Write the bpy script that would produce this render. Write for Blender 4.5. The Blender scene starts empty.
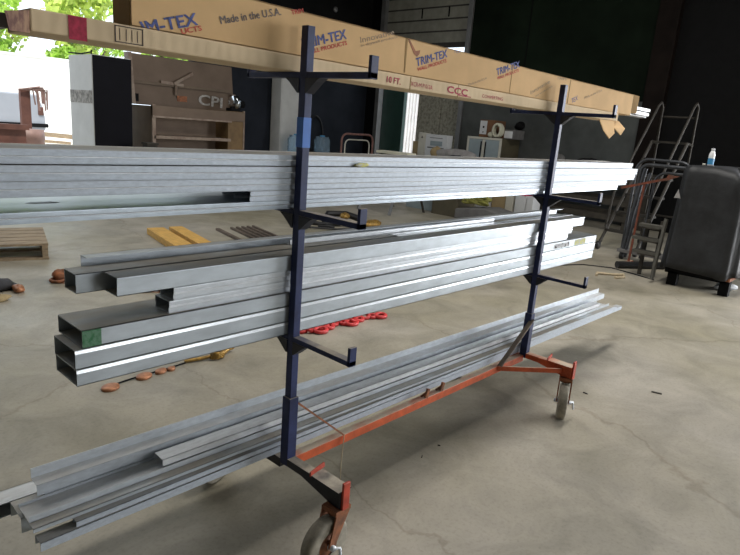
import bpy, math, random
from mathutils import Vector, Matrix
random.seed(7)
S = bpy.context.scene
COL = S.collection
PI = math.pi

# ------------------------------------------------------------------ camera
cam_d = bpy.data.cameras.new('camera')
cam = bpy.data.objects.new('camera', cam_d); COL.objects.link(cam)
Rr = Vector((0.681856, -0.727421, 0.077017)); Ru = Vector((0.128161, 0.222461, 0.966481)); Rf = Vector((0.720172, 0.649130, -0.244914))
cam.matrix_world = Matrix(((Rr.x, Ru.x, -Rf.x, -1.3314), (Rr.y, Ru.y, -Rf.y, -1.54426), (Rr.z, Ru.z, -Rf.z, 1.51857), (0, 0, 0, 1)))
cam_d.sensor_width = 36.0; cam_d.lens = 599.14 / 740 * 36
cam_d.clip_start = 0.02; cam_d.clip_end = 300
S.camera = cam

# ------------------------------------------------------------------ light and exposure
S.view_settings.view_transform = 'Standard'; S.view_settings.look = 'None'
S.view_settings.gamma = 1.0; S.view_settings.use_curve_mapping = False
S.view_settings.exposure = 0.0
W = bpy.data.worlds.new('world'); S.world = W; W.use_nodes = True
bg = W.node_tree.nodes['Background']
bg.inputs['Color'].default_value = (0.80, 0.90, 1.0, 1); bg.inputs['Strength'].default_value = 2.0

def lamp(name, kind, loc, aim, energy, color=(1, 1, 1), size=None, size_y=None, portal=False):
    d = bpy.data.lights.new(name, kind); d.energy = energy; d.color = color
    if kind == 'AREA':
        d.shape = 'RECTANGLE'; d.size = size; d.size_y = size_y or size
        d.cycles.is_portal = portal
    o = bpy.data.objects.new(name, d); COL.objects.link(o); o.location = loc
    o.rotation_euler = (Vector(aim) - Vector(loc)).to_track_quat('-Z', 'Y').to_euler()
    return o
sun = lamp('sun', 'SUN', (0, 0, 20), (6.0, 8.0, 0), 5.0, (1, 0.95, 0.86)); sun.data.angle = 0.01
lamp('daylight_east_door', 'AREA', (10.62, -4.7, 2.1), (0, -4.7, 1.9), 1000, (0.95, 0.97, 1.0), 4.8, 3.8)
lamp('daylight_north_opening', 'AREA', (0.7, 10.1, 2.3), (0.7, 0, 2.3), 1, (1, 1, 1), 9.4, 4.6, True)
lamp('added_overhead_strip', 'AREA', (4.3, 0.30, 5.85), (4.3, 0.30, 0), 280, (1.0, 0.97, 0.92), 5.0, 0.8)  # overhead area light added above the rack, the ceiling has no skylight
lamp('added_overhead_back', 'AREA', (0.8, 5.0, 5.85), (0.8, 4.8, 0), 120, (1.0, 0.98, 0.93), 6.0, 3.0)  # second added overhead light, brightens tops and floor from the back
lamp('added_south_fill', 'AREA', (3.2, -10.9, 2.1), (1.0, 0, 1.4), 360, (0.95, 0.98, 1.0), 5.0, 3.6)  # added fill light, no door opens in the south wall

# ------------------------------------------------------------------ materials
def new_mat(name):
    m = bpy.data.materials.new(name); m.use_nodes = True
    nt = m.node_tree; return m, nt, nt.nodes['Principled BSDF']
def N(nt, t, **kw):
    n = nt.nodes.new(t)
    for k, v in kw.items():
        if k in n.inputs: n.inputs[k].default_value = v
        else: setattr(n, k, v)
    return n
def mat(name, color, rough=0.6, metal=0.0, var=0.12, scale=6.0, bump=0.0, stretch=(1, 1, 1), color2=None, thr=(0.35, 0.7), spec=0.5, detail=6.0, trans=0.0, dust=None):
    m, nt, p = new_mat(name)
    tc = N(nt, 'ShaderNodeTexCoord'); mp = N(nt, 'ShaderNodeMapping'); mp.inputs['Scale'].default_value = stretch
    nt.links.new(tc.outputs['Object'], mp.inputs['Vector'])
    no = N(nt, 'ShaderNodeTexNoise', Scale=scale, Detail=detail, Roughness=0.6)
    nt.links.new(mp.outputs['Vector'], no.inputs['Vector'])
    rp = N(nt, 'ShaderNodeValToRGB')
    c2 = color2 or tuple(max(0, c * (1 - var * 2)) for c in color)
    c1 = color if color2 else tuple(min(1, c * (1 + var)) for c in color)
    rp.color_ramp.elements[0].position = thr[0]; rp.color_ramp.elements[1].position = thr[1]
    rp.color_ramp.elements[0].color = (*c2, 1); rp.color_ramp.elements[1].color = (*c1, 1)
    nt.links.new(no.outputs['Fac'], rp.inputs['Fac'])
    out = rp.outputs['Color']
    if dust:
        g = N(nt, 'ShaderNodeNewGeometry'); sx = N(nt, 'ShaderNodeSeparateXYZ'); nt.links.new(g.outputs['True Normal'], sx.inputs[0])
        mr = N(nt, 'ShaderNodeMapRange'); mr.inputs['From Min'].default_value = 0.6; mr.inputs['From Max'].default_value = 0.9
        nt.links.new(sx.outputs['Z'], mr.inputs['Value'])
        n2 = N(nt, 'ShaderNodeTexNoise', Scale=9.0, Detail=5.0); nt.links.new(mp.outputs['Vector'], n2.inputs['Vector'])
        r2 = N(nt, 'ShaderNodeMapRange'); r2.inputs['From Min'].default_value = 0.25; r2.inputs['From Max'].default_value = 0.6
        nt.links.new(n2.outputs['Fac'], r2.inputs['Value'])
        mu = N(nt, 'ShaderNodeMath', operation='MULTIPLY'); nt.links.new(mr.outputs[0], mu.inputs[0]); nt.links.new(r2.outputs[0], mu.inputs[1])
        mu2 = N(nt, 'ShaderNodeMath', operation='MULTIPLY'); nt.links.new(mu.outputs[0], mu2.inputs[0]); mu2.inputs[1].default_value = dust[1]
        mx = N(nt, 'ShaderNodeMix', data_type='RGBA'); nt.links.new(mu2.outputs[0], mx.inputs['Factor'])
        nt.links.new(out, mx.inputs[6]); mx.inputs[7].default_value = (*dust[0], 1); out = mx.outputs[2]
        iv = N(nt, 'ShaderNodeMath', operation='MULTIPLY_ADD'); nt.links.new(mu2.outputs[0], iv.inputs[0]); iv.inputs[1].default_value = -metal; iv.inputs[2].default_value = metal
        nt.links.new(iv.outputs[0], p.inputs['Metallic'])
        rr = N(nt, 'ShaderNodeMath', operation='MULTIPLY_ADD'); nt.links.new(mu2.outputs[0], rr.inputs[0]); rr.inputs[1].default_value = 0.9 - rough; rr.inputs[2].default_value = rough
        nt.links.new(rr.outputs[0], p.inputs['Roughness'])
    else:
        p.inputs['Metallic'].default_value = metal; p.inputs['Roughness'].default_value = rough
    nt.links.new(out, p.inputs['Base Color'])
    p.inputs['Specular IOR Level'].default_value = spec
    if trans: p.inputs['Transmission Weight'].default_value = trans
    if bump:
        b = N(nt, 'ShaderNodeBump', Strength=bump, Distance=0.01); nt.links.new(no.outputs['Fac'], b.inputs['Height'])
        nt.links.new(b.outputs['Normal'], p.inputs['Normal'])
    return m

DUST = (0.52, 0.45, 0.35)
def zinc(name, color, rough, metal, dust, sc=55):
    return mat(name, color, rough, metal, 0.07, sc, 0.02, (0.35, 1, 1), dust=(DUST, dust), detail=4.0)
M = {}
M['galv'] = zinc('galvanized_steel', (0.52, 0.57, 0.63), 0.55, 0.22, 0.75, 150)
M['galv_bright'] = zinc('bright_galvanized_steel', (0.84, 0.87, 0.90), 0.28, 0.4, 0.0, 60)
M['galv_smooth'] = zinc('smooth_galvanized_steel', (0.52, 0.57, 0.61), 0.42, 0.38, 0.85, 25)
M['galv_clean'] = zinc('clean_topped_galvanized_steel', (0.42, 0.47, 0.52), 0.36, 0.6, 0.0, 60)
M['galv_dull'] = zinc('dull_galvanized_steel', (0.62, 0.66, 0.70), 0.38, 0.4, 0.4, 70)
M['blue'] = mat('navy_paint', (0.028, 0.040, 0.118), 0.5, 0.0, 0.2, 12, 0.0, spec=0.3, dust=((0.40, 0.35, 0.27), 0.85))
M['orange'] = mat('orange_paint', (0.62, 0.105, 0.025), 0.5, 0.0, 0.15, 18, dust=((0.58, 0.49, 0.37), 0.95))
M['dull_orange'] = mat('dull_orange_paint', (0.30, 0.065, 0.028), 0.6, 0.0, 0.25, 18, color2=(0.12, 0.05, 0.03))
M['red'] = mat('red_orange_paint', (0.55, 0.07, 0.035), 0.5, 0.0, 0.15, 20)
M['dkfoot'] = mat('black_navy_paint', (0.012, 0.013, 0.022), 0.45, 0.0, 0.2, 12, dust=((0.62, 0.54, 0.42), 1.0))
M['rubber'] = mat('dusty_rubber', (0.36, 0.325, 0.255), 0.85, 0.0, 0.2, 20)
M['rust'] = mat('rusty_steel', (0.42, 0.15, 0.06), 0.75, 0.1, 0.3, 25, 0.2, color2=(0.17, 0.075, 0.04))
M['brownmetal'] = mat('brown_steel', (0.16, 0.12, 0.09), 0.65, 0.2, 0.2, 8)
M['tape_blue'] = mat('blue_tape', (0.03, 0.16, 0.55), 0.55, 0.0, 0.06, 10)
M['kraft'] = mat('kraft_cardboard', (0.70, 0.46, 0.23), 0.85, 0.0, 0.06, 4, spec=0.2)
M['kraft_in'] = mat('cardboard_inside', (0.36, 0.23, 0.10), 0.9, 0.0, 0.1, 6, spec=0.2)
def corrugated():
    m = mat('pale_corrugated_cardboard', (0.72, 0.56, 0.36), 0.85, 0.0, 0.06, 5, spec=0.2)
    nt = m.node_tree; p = nt.nodes['Principled BSDF']
    tc = N(nt, 'ShaderNodeTexCoord'); wv = N(nt, 'ShaderNodeTexWave', Scale=9.0, Distortion=2.5); wv.bands_direction = 'X'
    nt.links.new(tc.outputs['Object'], wv.inputs['Vector'])
    b = N(nt, 'ShaderNodeBump', Strength=0.12, Distance=0.004); nt.links.new(wv.outputs['Fac'], b.inputs['Height']); nt.links.new(b.outputs['Normal'], p.inputs['Normal'])
    return m
M['kraft_pale'] = corrugated()
M['flap_brown'] = mat('stained_flap_cardboard', (0.26, 0.16, 0.10), 0.9, 0, 0.3, 22, color2=(0.12, 0.06, 0.05), thr=(0.4, 0.6), stretch=(3, 1, 1))
M['ink_blue'] = mat('blue_ink', (0.10, 0.13, 0.34), 0.8, 0, 0.25, 60)
M['ink_red'] = mat('red_ink', (0.62, 0.10, 0.07), 0.8, 0, 0.15, 60)
M['ink_grey'] = mat('grey_ink', (0.20, 0.17, 0.16), 0.8, 0, 0.2, 60)
M['ink_pale'] = mat('faded_ink', (0.40, 0.29, 0.19), 0.8, 0, 0.2, 60)
M['ink_crimson'] = mat('crimson_ink', (0.45, 0.03, 0.07), 0.8, 0, 0.2, 60)
M['ink_black'] = mat('black_ink', (0.05, 0.035, 0.04), 0.8, 0, 0.2, 60)
M['white_plastic'] = mat('white_plastic', (0.82, 0.82, 0.82), 0.35, 0, 0.03, 5)
M['green_paint'] = mat('green_spray_paint', (0.02, 0.14, 0.045), 0.6, 0, 0.5, 60, color2=(0.10, 0.22, 0.13), thr=(0.42, 0.6))
M['yellow_mark'] = mat('yellow_label', (0.60, 0.58, 0.20), 0.7, 0, 0.1, 60, color2=(0.48, 0.48, 0.46), thr=(0.42, 0.5))
M['smudge'] = mat('smudged_label', (0.5, 0.5, 0.5), 0.7, 0, 0.1, 45, color2=(0.02, 0.02, 0.02), thr=(0.40, 0.46))
M['black'] = mat('black_matte', (0.003, 0.003, 0.0033), 0.8, 0, 0.2, 8, spec=0.2)
M['black_rubber'] = mat('black_rubber', (0.015, 0.015, 0.016), 0.5, 0, 0.2, 8)
M['tarp'] = mat('black_tarp', (0.017, 0.018, 0.020), 0.6, 0, 0.3, 5, 0.7)
M['wood'] = mat('weathered_wood', (0.36, 0.27, 0.17), 0.8, 0, 0.2, 6, 0.1, (1, 8, 8))
M['wood_yellow'] = mat('yellow_pine', (0.66, 0.38, 0.085), 0.75, 0, 0.12, 6, 0.1, (6, 1, 6))
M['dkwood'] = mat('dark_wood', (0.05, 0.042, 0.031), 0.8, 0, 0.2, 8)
M['ivory'] = mat('ivory_plastic', (0.62, 0.60, 0.47), 0.55, 0, 0.08, 5)
M['white_card'] = mat('white_card', (0.66, 0.67, 0.68), 0.75, 0, 0.04, 5)
M['cabblue'] = mat('pale_blue_grey_steel', (0.30, 0.36, 0.38), 0.5, 0, 0.06, 4)
M['cream'] = mat('cream_steel', (0.58, 0.56, 0.48), 0.5, 0, 0.06, 4)
M['olive_brown'] = mat('olive_brown_steel', (0.10, 0.085, 0.05), 0.6, 0, 0.1, 4)
M['cardbrown'] = mat('brown_cardboard', (0.20, 0.095, 0.045), 0.85, 0, 0.12, 4)
M['tan'] = mat('tan_cardboard', (0.36, 0.27, 0.14), 0.85, 0, 0.1, 4)
M['olive'] = mat('olive_yellow_hose', (0.30, 0.29, 0.06), 0.6, 0, 0.2, 8)
M['greycloth'] = mat('grey_cloth', (0.38, 0.36, 0.35), 0.9, 0, 0.15, 7)
M['dkcloth'] = mat('dark_cloth', (0.05, 0.05, 0.055), 0.9, 0, 0.3, 7)
M['greybox'] = mat('grey_plastic', (0.16, 0.155, 0.15), 0.6, 0, 0.15, 6)
M['lightgrey'] = mat('light_grey_steel', (0.55, 0.55, 0.53), 0.55, 0, 0.06, 3)
M['chest'] = mat('brown_tool_chest_steel', (0.115, 0.078, 0.052), 0.65, 0.1, 0.15, 3, 0.05, color2=(0.16, 0.112, 0.078), thr=(0.3, 0.75))
M['chest_edge'] = mat('scuffed_chest_edge', (0.27, 0.21, 0.16), 0.6, 0.1, 0.15, 8, color2=(0.16, 0.10, 0.07), thr=(0.3, 0.6))
M['chest_ochre'] = mat('ochre_chest_side', (0.18, 0.11, 0.045), 0.65, 0.1, 0.15, 4)
M['chest_dark'] = mat('dark_chest_side', (0.14, 0.10, 0.065), 0.65, 0.1, 0.1, 4)
M['cab_light'] = mat('weathered_white_steel', (0.56, 0.56, 0.54), 0.6, 0, 0.06, 2)
M['scuff'] = mat('scuffed_grey_band', (0.36, 0.34, 0.31), 0.8, 0, 0.3, 16)
M['cab_shaded'] = mat('shaded_steel_door', (0.006, 0.006, 0.009), 0.7, 0, 0.1, 3, spec=0.12)  # shaded front of the cabinet, its shade put into a near-black colour
M['chalk'] = mat('chalk_white', (0.45, 0.43, 0.40), 0.9, 0, 0.2, 30)
M['chrome'] = mat('chrome', (0.7, 0.75, 0.8), 0.15, 1.0, 0.05, 5)
M['tube_grey'] = mat('grey_tube_steel', (0.08, 0.084, 0.092), 0.4, 0.6, 0.15, 10)
M['tube_brown'] = mat('worn_brown_tube', (0.035, 0.030, 0.023), 0.55, 0.3, 0.2, 12)
M['tube_rust'] = mat('rust_red_tube', (0.25, 0.12, 0.10), 0.6, 0.1, 0.2, 12)
M['redlink'] = mat('red_chain_paint', (0.66, 0.045, 0.045), 0.45, 0, 0.1, 20)
M['copper'] = mat('copper_brown', (0.46, 0.20, 0.095), 0.5, 0.3, 0.2, 25)
M['gold'] = mat('golden_brown', (0.42, 0.25, 0.06), 0.45, 0.5, 0.3, 30)
M['paleslat'] = mat('pale_grey_slat', (0.10, 0.095, 0.08), 0.7, 0, 0.12, 6)
M['string'] = mat('tan_string', (0.55, 0.45, 0.30), 0.8, 0, 0.1, 20)
M['shaded_white_paint'] = mat('shaded_white_vehicle_paint', (0.30, 0.32, 0.36), 0.3, 0, 0.02, 3)  # white truck greyed, the shade on its side put into the colour
M['bluebottle'] = mat('blue_label', (0.06, 0.30, 0.55), 0.4, 0, 0.05, 5)
M['slate'] = mat('slate_wall_paint', (0.024, 0.028, 0.037), 0.75, 0, 0.18, 0.9, spec=0.08)
M['dark_green'] = mat('dark_green_wall_paint', (0.010, 0.017, 0.010), 0.8, 0, 0.25, 0.7, spec=0.08)
M['wall_grey'] = mat('grey_wall_paint', (0.105, 0.112, 0.108), 0.75, 0, 0.2, 1.0, spec=0.08)
M['brown_col'] = mat('brown_column_paint', (0.011, 0.0075, 0.006), 0.65, 0, 0.2, 3, spec=0.08)
M['header'] = mat('black_header', (0.008, 0.008, 0.008), 0.6, 0, 0.2, 3, spec=0.08)
M['slat'] = mat('roller_slat', (0.30, 0.29, 0.24), 0.6, 0.1, 0.1, 5)
M['slat_dk'] = mat('roller_seam', (0.05, 0.045, 0.04), 0.7, 0.1, 0.1, 5)
M['greenjamb'] = mat('dark_green_steel', (0.014, 0.055, 0.042), 0.5, 0, 0.1, 3)
M['greyframe'] = mat('grey_frame', (0.20, 0.20, 0.20), 0.5, 0.3, 0.1, 5)
M['concrete_stained'] = mat('stained_concrete_panel', (0.42, 0.40, 0.32), 0.9, 0, 0.2, 15.0, 0.2, color2=(0.15, 0.14, 0.115), thr=(0.28, 0.56), detail=9)
M['corr_white'] = mat('white_corrugated_siding', (0.78, 0.76, 0.76), 0.6, 0, 0.06, 2)
M['shed_white'] = mat('white_siding', (0.86, 0.86, 0.85), 0.6, 0, 0.02, 1)
M['barrel'] = mat('brown_barrel', (0.20, 0.12, 0.10), 0.6, 0.1, 0.15, 4)
M['brown_bin'] = mat('brown_steel_bin', (0.11, 0.045, 0.032), 0.65, 0.1, 0.15, 3)
M['bark'] = mat('bark', (0.14, 0.10, 0.07), 0.9, 0, 0.3, 6)
M['ceil'] = mat('dark_ceiling', (0.05, 0.05, 0.05), 0.8, 0, 0.1, 1)
M['gravel'] = mat('pale_gravel', (0.62, 0.58, 0.52), 0.95, 0, 0.12, 14, 0.3)
m, nt, p = new_mat('clear_blue_plastic')
p.inputs['Base Color'].default_value = (0.55, 0.75, 0.92, 1); p.inputs['Roughness'].default_value = 0.12; p.inputs['Transmission Weight'].default_value = 0.75; p.inputs['IOR'].default_value = 1.2
M['jug'] = m
def leafmat(name, c):
    m, nt, p = new_mat(name)
    oi = N(nt, 'ShaderNodeTexCoord'); no = N(nt, 'ShaderNodeTexNoise', Scale=0.9, Detail=3.0); nt.links.new(oi.outputs['Object'], no.inputs['Vector'])
    rp = N(nt, 'ShaderNodeValToRGB'); rp.color_ramp.elements[0].position = 0.35; rp.color_ramp.elements[1].position = 0.65
    rp.color_ramp.elements[0].color = (c[0] * .5, c[1] * .55, c[2] * .5, 1); rp.color_ramp.elements[1].color = (c[0] * 1.5, c[1] * 1.35, c[2] * 1.3, 1)
    nt.links.new(no.outputs['Fac'], rp.inputs['Fac']); nt.links.new(rp.outputs['Color'], p.inputs['Base Color']); p.inputs['Roughness'].default_value = 0.5
    tr = N(nt, 'ShaderNodeBsdfTranslucent'); nt.links.new(rp.outputs['Color'], tr.inputs['Color'])
    mx = N(nt, 'ShaderNodeMixShader'); mx.inputs[0].default_value = 0.45
    nt.links.new(p.outputs[0], mx.inputs[1]); nt.links.new(tr.outputs[0], mx.inputs[2])
    nt.links.new(mx.outputs[0], nt.nodes['Material Output'].inputs['Surface'])
    return m
M['leaf'] = leafmat('bright_leaves', (0.34, 0.55, 0.10)); M['leaf2'] = leafmat('yellow_green_leaves', (0.46, 0.60, 0.14)); M['leaf3'] = leafmat('deep_green_leaves', (0.16, 0.36, 0.08))

def floor_mat():
    m, nt, p = new_mat('worn_concrete')
    tc = N(nt, 'ShaderNodeTexCoord')
    def noise(scale, detail=8, rough=0.6, dist=0.0, st=(1, 1, 1), off=(0, 0, 0)):
        mp = N(nt, 'ShaderNodeMapping'); mp.inputs['Scale'].default_value = st; mp.inputs['Location'].default_value = off
        nt.links.new(tc.outputs['Object'], mp.inputs['Vector'])
        n = N(nt, 'ShaderNodeTexNoise', Scale=scale, Detail=detail, Roughness=rough, Distortion=dist); nt.links.new(mp.outputs['Vector'], n.inputs['Vector']); return n
    def ramp(n, p0, p1, c0, c1):
        r = N(nt, 'ShaderNodeValToRGB'); e = r.color_ramp.elements; e[0].position = p0; e[1].position = p1; e[0].color = (*c0, 1); e[1].color = (*c1, 1)
        nt.links.new(n.outputs[0], r.inputs['Fac']); return r
    def mul(a, b, f=1.0):
        x = N(nt, 'ShaderNodeMix', data_type='RGBA'); x.blend_type = 'MULTIPLY'; x.inputs['Factor'].default_value = f
        nt.links.new(a.outputs[0] if a.bl_idname != 'ShaderNodeMix' else a.outputs[2], x.inputs[6]); nt.links.new(b.outputs[0], x.inputs[7]); return x
    a = ramp(noise(0.55, 6), 0.35, 0.65, (0.315, 0.288, 0.212), (0.40, 0.37, 0.315))
    b = mul(a, ramp(noise(2.6, 9, 0.68, 0.8, off=(3, 1, 0)), 0.30, 0.62, (0.70, 0.70, 0.68), (1.06, 1.04, 1.02)))
    c = mul(b, ramp(noise(1.1, 6, 0.55, 0.3, off=(7.3, 2.2, 0)), 0.24, 0.40, (0.62, 0.62, 0.62), (1, 1, 1)))
    d = mul(c, ramp(noise(60, 3, 0.6), 0.28, 0.5, (0.86, 0.86, 0.86), (1.02, 1.02, 1.02)))
    wv = N(nt, 'ShaderNodeTexVoronoi', Scale=0.33); wv.feature = 'DISTANCE_TO_EDGE'
    wn = noise(1.8, 5); av = N(nt, 'ShaderNodeVectorMath', operation='MULTIPLY_ADD'); av.inputs[1].default_value = (0.55, 0.55, 0)
    nt.links.new(wn.outputs['Color'], av.inputs[0]); nt.links.new(tc.outputs['Object'], av.inputs[2]); nt.links.new(av.outputs[0], wv.inputs['Vector'])
    e = mul(d, ramp(wv, 0.0, 0.004, (0.62, 0.58, 0.52), (1, 1, 1)), 0.55)
    nt.links.new(e.outputs[2], p.inputs['Base Color'])
    rn = noise(1.4, 6, off=(2, 9, 0)); mr = N(nt, 'ShaderNodeMapRange'); mr.inputs['From Min'].default_value = 0.3; mr.inputs['From Max'].default_value = 0.7; mr.inputs['To Min'].default_value = 0.38; mr.inputs['To Max'].default_value = 0.62
    nt.links.new(rn.outputs['Fac'], mr.inputs['Value']); nt.links.new(mr.outputs[0], p.inputs['Roughness'])
    p.inputs['Specular IOR Level'].default_value = 0.35
    return m
M['floor'] = floor_mat()

# ------------------------------------------------------------------ mesh helpers
WL = {}
class MB:
    def __init__(s): s.v = []; s.f = []; s.sm = []
    def add(s, vs, fs, smooth=False):
        b = len(s.v); s.v += [tuple(v) for v in vs]; s.f += [tuple(i + b for i in f) for f in fs]; s.sm += [smooth] * len(fs); return s
    def box(s, x0, x1, y0, y1, z0, z1):
        v = [(x, y, z) for z in (z0, z1) for y in (y0, y1) for x in (x0, x1)]
        return s.add(v, [(0, 2, 3, 1), (4, 5, 7, 6), (0, 1, 5, 4), (2, 6, 7, 3), (0, 4, 6, 2), (1, 3, 7, 5)])
    def obox(s, c, sx, sy, sz, rz=0.0, rx=0.0, ry=0.0):
        R = Matrix.Rotation(rz, 3, 'Z') @ Matrix.Rotation(ry, 3, 'Y') @ Matrix.Rotation(rx, 3, 'X')
        v = [Vector(c) + R @ Vector((x * sx / 2, y * sy / 2, z * sz / 2)) for z in (-1, 1) for y in (-1, 1) for x in (-1, 1)]
        return s.add(v, [(0, 2, 3, 1), (4, 5, 7, 6), (0, 1, 5, 4), (2, 6, 7, 3), (0, 4, 6, 2), (1, 3, 7, 5)])
    def bar(s, p0, p1, w, h, up=(0, 0, 1)):
        p0 = Vector(p0); p1 = Vector(p1); d = (p1 - p0).normalized(); sd = d.cross(Vector(up)).normalized(); u = sd.cross(d)
        v = [p + sd * a * w / 2 + u * b * h / 2 for p in (p0, p1) for b in (-1, 1) for a in (-1, 1)]
        return s.add(v, [(0, 1, 3, 2), (4, 6, 7, 5), (0, 4, 5, 1), (2, 3, 7, 6), (0, 2, 6, 4), (1, 5, 7, 3)])
    def tube(s, pts, r, n=8, closed=False):
        P = [Vector(p) for p in pts]; rings = []; up = None; L = len(P)
        for i, p in enumerate(P):
            a = P[(i - 1) % L] if closed or i > 0 else P[i]; b = P[(i + 1) % L] if closed or i < L - 1 else P[i]
            d = (b - a).normalized()
            if up is None: up = d.orthogonal().normalized()
            up = (up - d * up.dot(d)); up = up.normalized() if up.length > 1e-6 else d.orthogonal().normalized()
            q = d.cross(up); rr = r[i] if isinstance(r, (list, tuple)) else r
            rings.append([p + (up * math.cos(t) + q * math.sin(t)) * rr for t in [2 * PI * k / n for k in range(n)]])
        v = [x for g in rings for x in g]; f = []
        for i in range(L if closed else L - 1):
            for k in range(n):
                j = (i + 1) % L; f.append((i * n + k, i * n + (k + 1) % n, j * n + (k + 1) % n, j * n + k))
        s.add(v, f, True)
        if not closed:
            s.add(rings[0], [tuple(reversed(range(n)))]); s.add(rings[-1], [tuple(range(n))])
        return s
    def lathe(s, prof, c=(0, 0, 0), n=20, axis=(0, 0, 1), smooth=True):
        q = Vector((0, 0, 1)).rotation_difference(Vector(axis)); c = Vector(c); v = []; f = []
        for r, z in prof:
            for k in range(n): v.append(c + q @ Vector((r * math.cos(2 * PI * k / n), r * math.sin(2 * PI * k / n), z)))
        for i in range(len(prof) - 1):
            for k in range(n): f.append((i * n + k, i * n + (k + 1) % n, (i + 1) * n + (k + 1) % n, (i + 1) * n + k))
        s.add(v, f, smooth)
        return s
    def prism(s, poly, axis, a0, a1):
        def mk(a, p): return {'x': (a, p[0], p[1]), 'y': (p[0], a, p[1]), 'z': (p[0], p[1], a)}[axis]
        n = len(poly); v = [mk(a0, p) for p in poly] + [mk(a1, p) for p in poly]
        f = [tuple(reversed(range(n))), tuple(range(n, 2 * n))] + [(i, (i + 1) % n, n + (i + 1) % n, n + i) for i in range(n)]
        return s.add(v, f)
    def blob(s, c, rx, ry, rz, seed=0, amp=0.15, nu=14, nv=8):
        rnd = random.Random(seed); ph = [rnd.uniform(0, 6.28) for _ in range(6)]; v = []; f = []
        for j in range(nv + 1):
            th = PI * j / nv
            for i in range(nu):
                a = 2 * PI * i / nu
                k = 1 + amp * (math.sin(2 * a + ph[0]) * math.sin(th) + 0.6 * math.sin(3 * a + ph[1] + 2 * th) + 0.5 * math.sin(5 * a + ph[2]) * math.sin(2 * th + ph[3]))
                z = math.cos(th)
                v.append((c[0] + rx * k * math.sin(th) * math.cos(a), c[1] + ry * k * math.sin(th) * math.sin(a), c[2] + rz * (k if z > 0 else 1) * z))
        for j in range(nv):
            for i in range(nu): f.append((j * nu + i, (j + 1) * nu + i, (j + 1) * nu + (i + 1) % nu, j * nu + (i + 1) % nu))
        return s.add(v, f, True)
    def xf(s, Mx):
        s.v = [tuple(Mx @ Vector(v)) for v in s.v]; return s
    def build(s, name, material, parent=None, bevel=0.0, label=None, cat=None, group=None, kind=None):
        if parent is not None: o0 = WL[parent]
        elif kind == 'structure': o0 = Vector((0, 0, 0))
        else:
            xs = [v[0] for v in s.v]; ys = [v[1] for v in s.v]; zs = [v[2] for v in s.v]
            o0 = Vector(((min(xs) + max(xs)) / 2, (min(ys) + max(ys)) / 2, min(zs)))
        me = bpy.data.meshes.new(name)
        me.from_pydata([tuple(Vector(v) - o0) for v in s.v], [], s.f)
        me.polygons.foreach_set('use_smooth', s.sm)
        mt = material if not isinstance(material, str) else M[material]
        me.materials.append(mt)
        import bmesh
        bm = bmesh.new(); bm.from_mesh(me); bmesh.ops.recalc_face_normals(bm, faces=bm.faces); bm.to_mesh(me); bm.free(); me.update()
        o = bpy.data.objects.new(name, me); COL.objects.link(o)
        if parent is not None: o.parent = parent; WL[o] = o0
        else: o.location = o0; WL[o] = o0
        if bevel:
            b = o.modifiers.new('bevel', 'BEVEL'); b.width = bevel; b.segments = 2; b.limit_method = 'ANGLE'; b.angle_limit = 0.7
        tag(o, label, cat, group, kind)
        return o
def tag(o, label=None, cat=None, group=None, kind=None):
    if label: o['label'] = label
    if cat: o['category'] = cat
    if group: o['group'] = group
    if kind: o['kind'] = kind
def thing(name, label, cat, loc, group=None):
    o = bpy.data.objects.new(name, None); COL.objects.link(o); o.location = loc; WL[o] = Vector(loc); o.empty_display_size = 0.1
    tag(o, label, cat, group); return o
def rot_about(angle, c=(0, 0, 0)):
    return Matrix.Translation(Vector(c)) @ Matrix.Rotation(angle, 4, 'Z') @ Matrix.Translation(-Vector(c))

def writing(body, x, z, length, height, ang, yface, material, parent, bold=0.0, name='lettering'):
    zmin = 1.7215 if material != 'ink_crimson' and length < 0.6 and z < 1.9 and yface == 0.050 else -9
    cu = bpy.data.curves.new('lettering', 'FONT'); cu.body = body; cu.size = 1; cu.offset = bold; cu.resolution_u = 3
    ob = bpy.data.objects.new('lettering', cu); COL.objects.link(ob)
    dg = bpy.context.evaluated_depsgraph_get(); me = bpy.data.meshes.new_from_object(ob.evaluated_get(dg))
    bpy.data.objects.remove(ob); bpy.data.curves.remove(cu)
    vs = [v.co.copy() for v in me.vertices]; fs = [tuple(p.vertices) for p in me.polygons]; bpy.data.meshes.remove(me)
    x0 = min(v.x for v in vs); x1 = max(v.x for v in vs); y0 = min(v.y for v in vs); y1 = max(v.y for v in vs)
    ca, sa = math.cos(ang), math.sin(ang); out = []
    for v in vs:
        u = (v.x - x0) / (x1 - x0) * length; w = (v.y - y0) / (y1 - y0) * height
        zq = z + u * sa + w * ca
        out.append((x + u * ca - w * sa, yface - 0.0009, max(zq, zmin)))
    mb = MB()
    for q, (dx, dz) in enumerate(((0, 0), (bold, 0), (-bold, 0), (0, bold * .6), (0, -bold * .6)) if bold else ((0, 0),)): mb.add([(a + dx, b - q * .00008, c_ + dz) for a, b, c_ in out], fs)
    return mb.build(name, material, parent)

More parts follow.
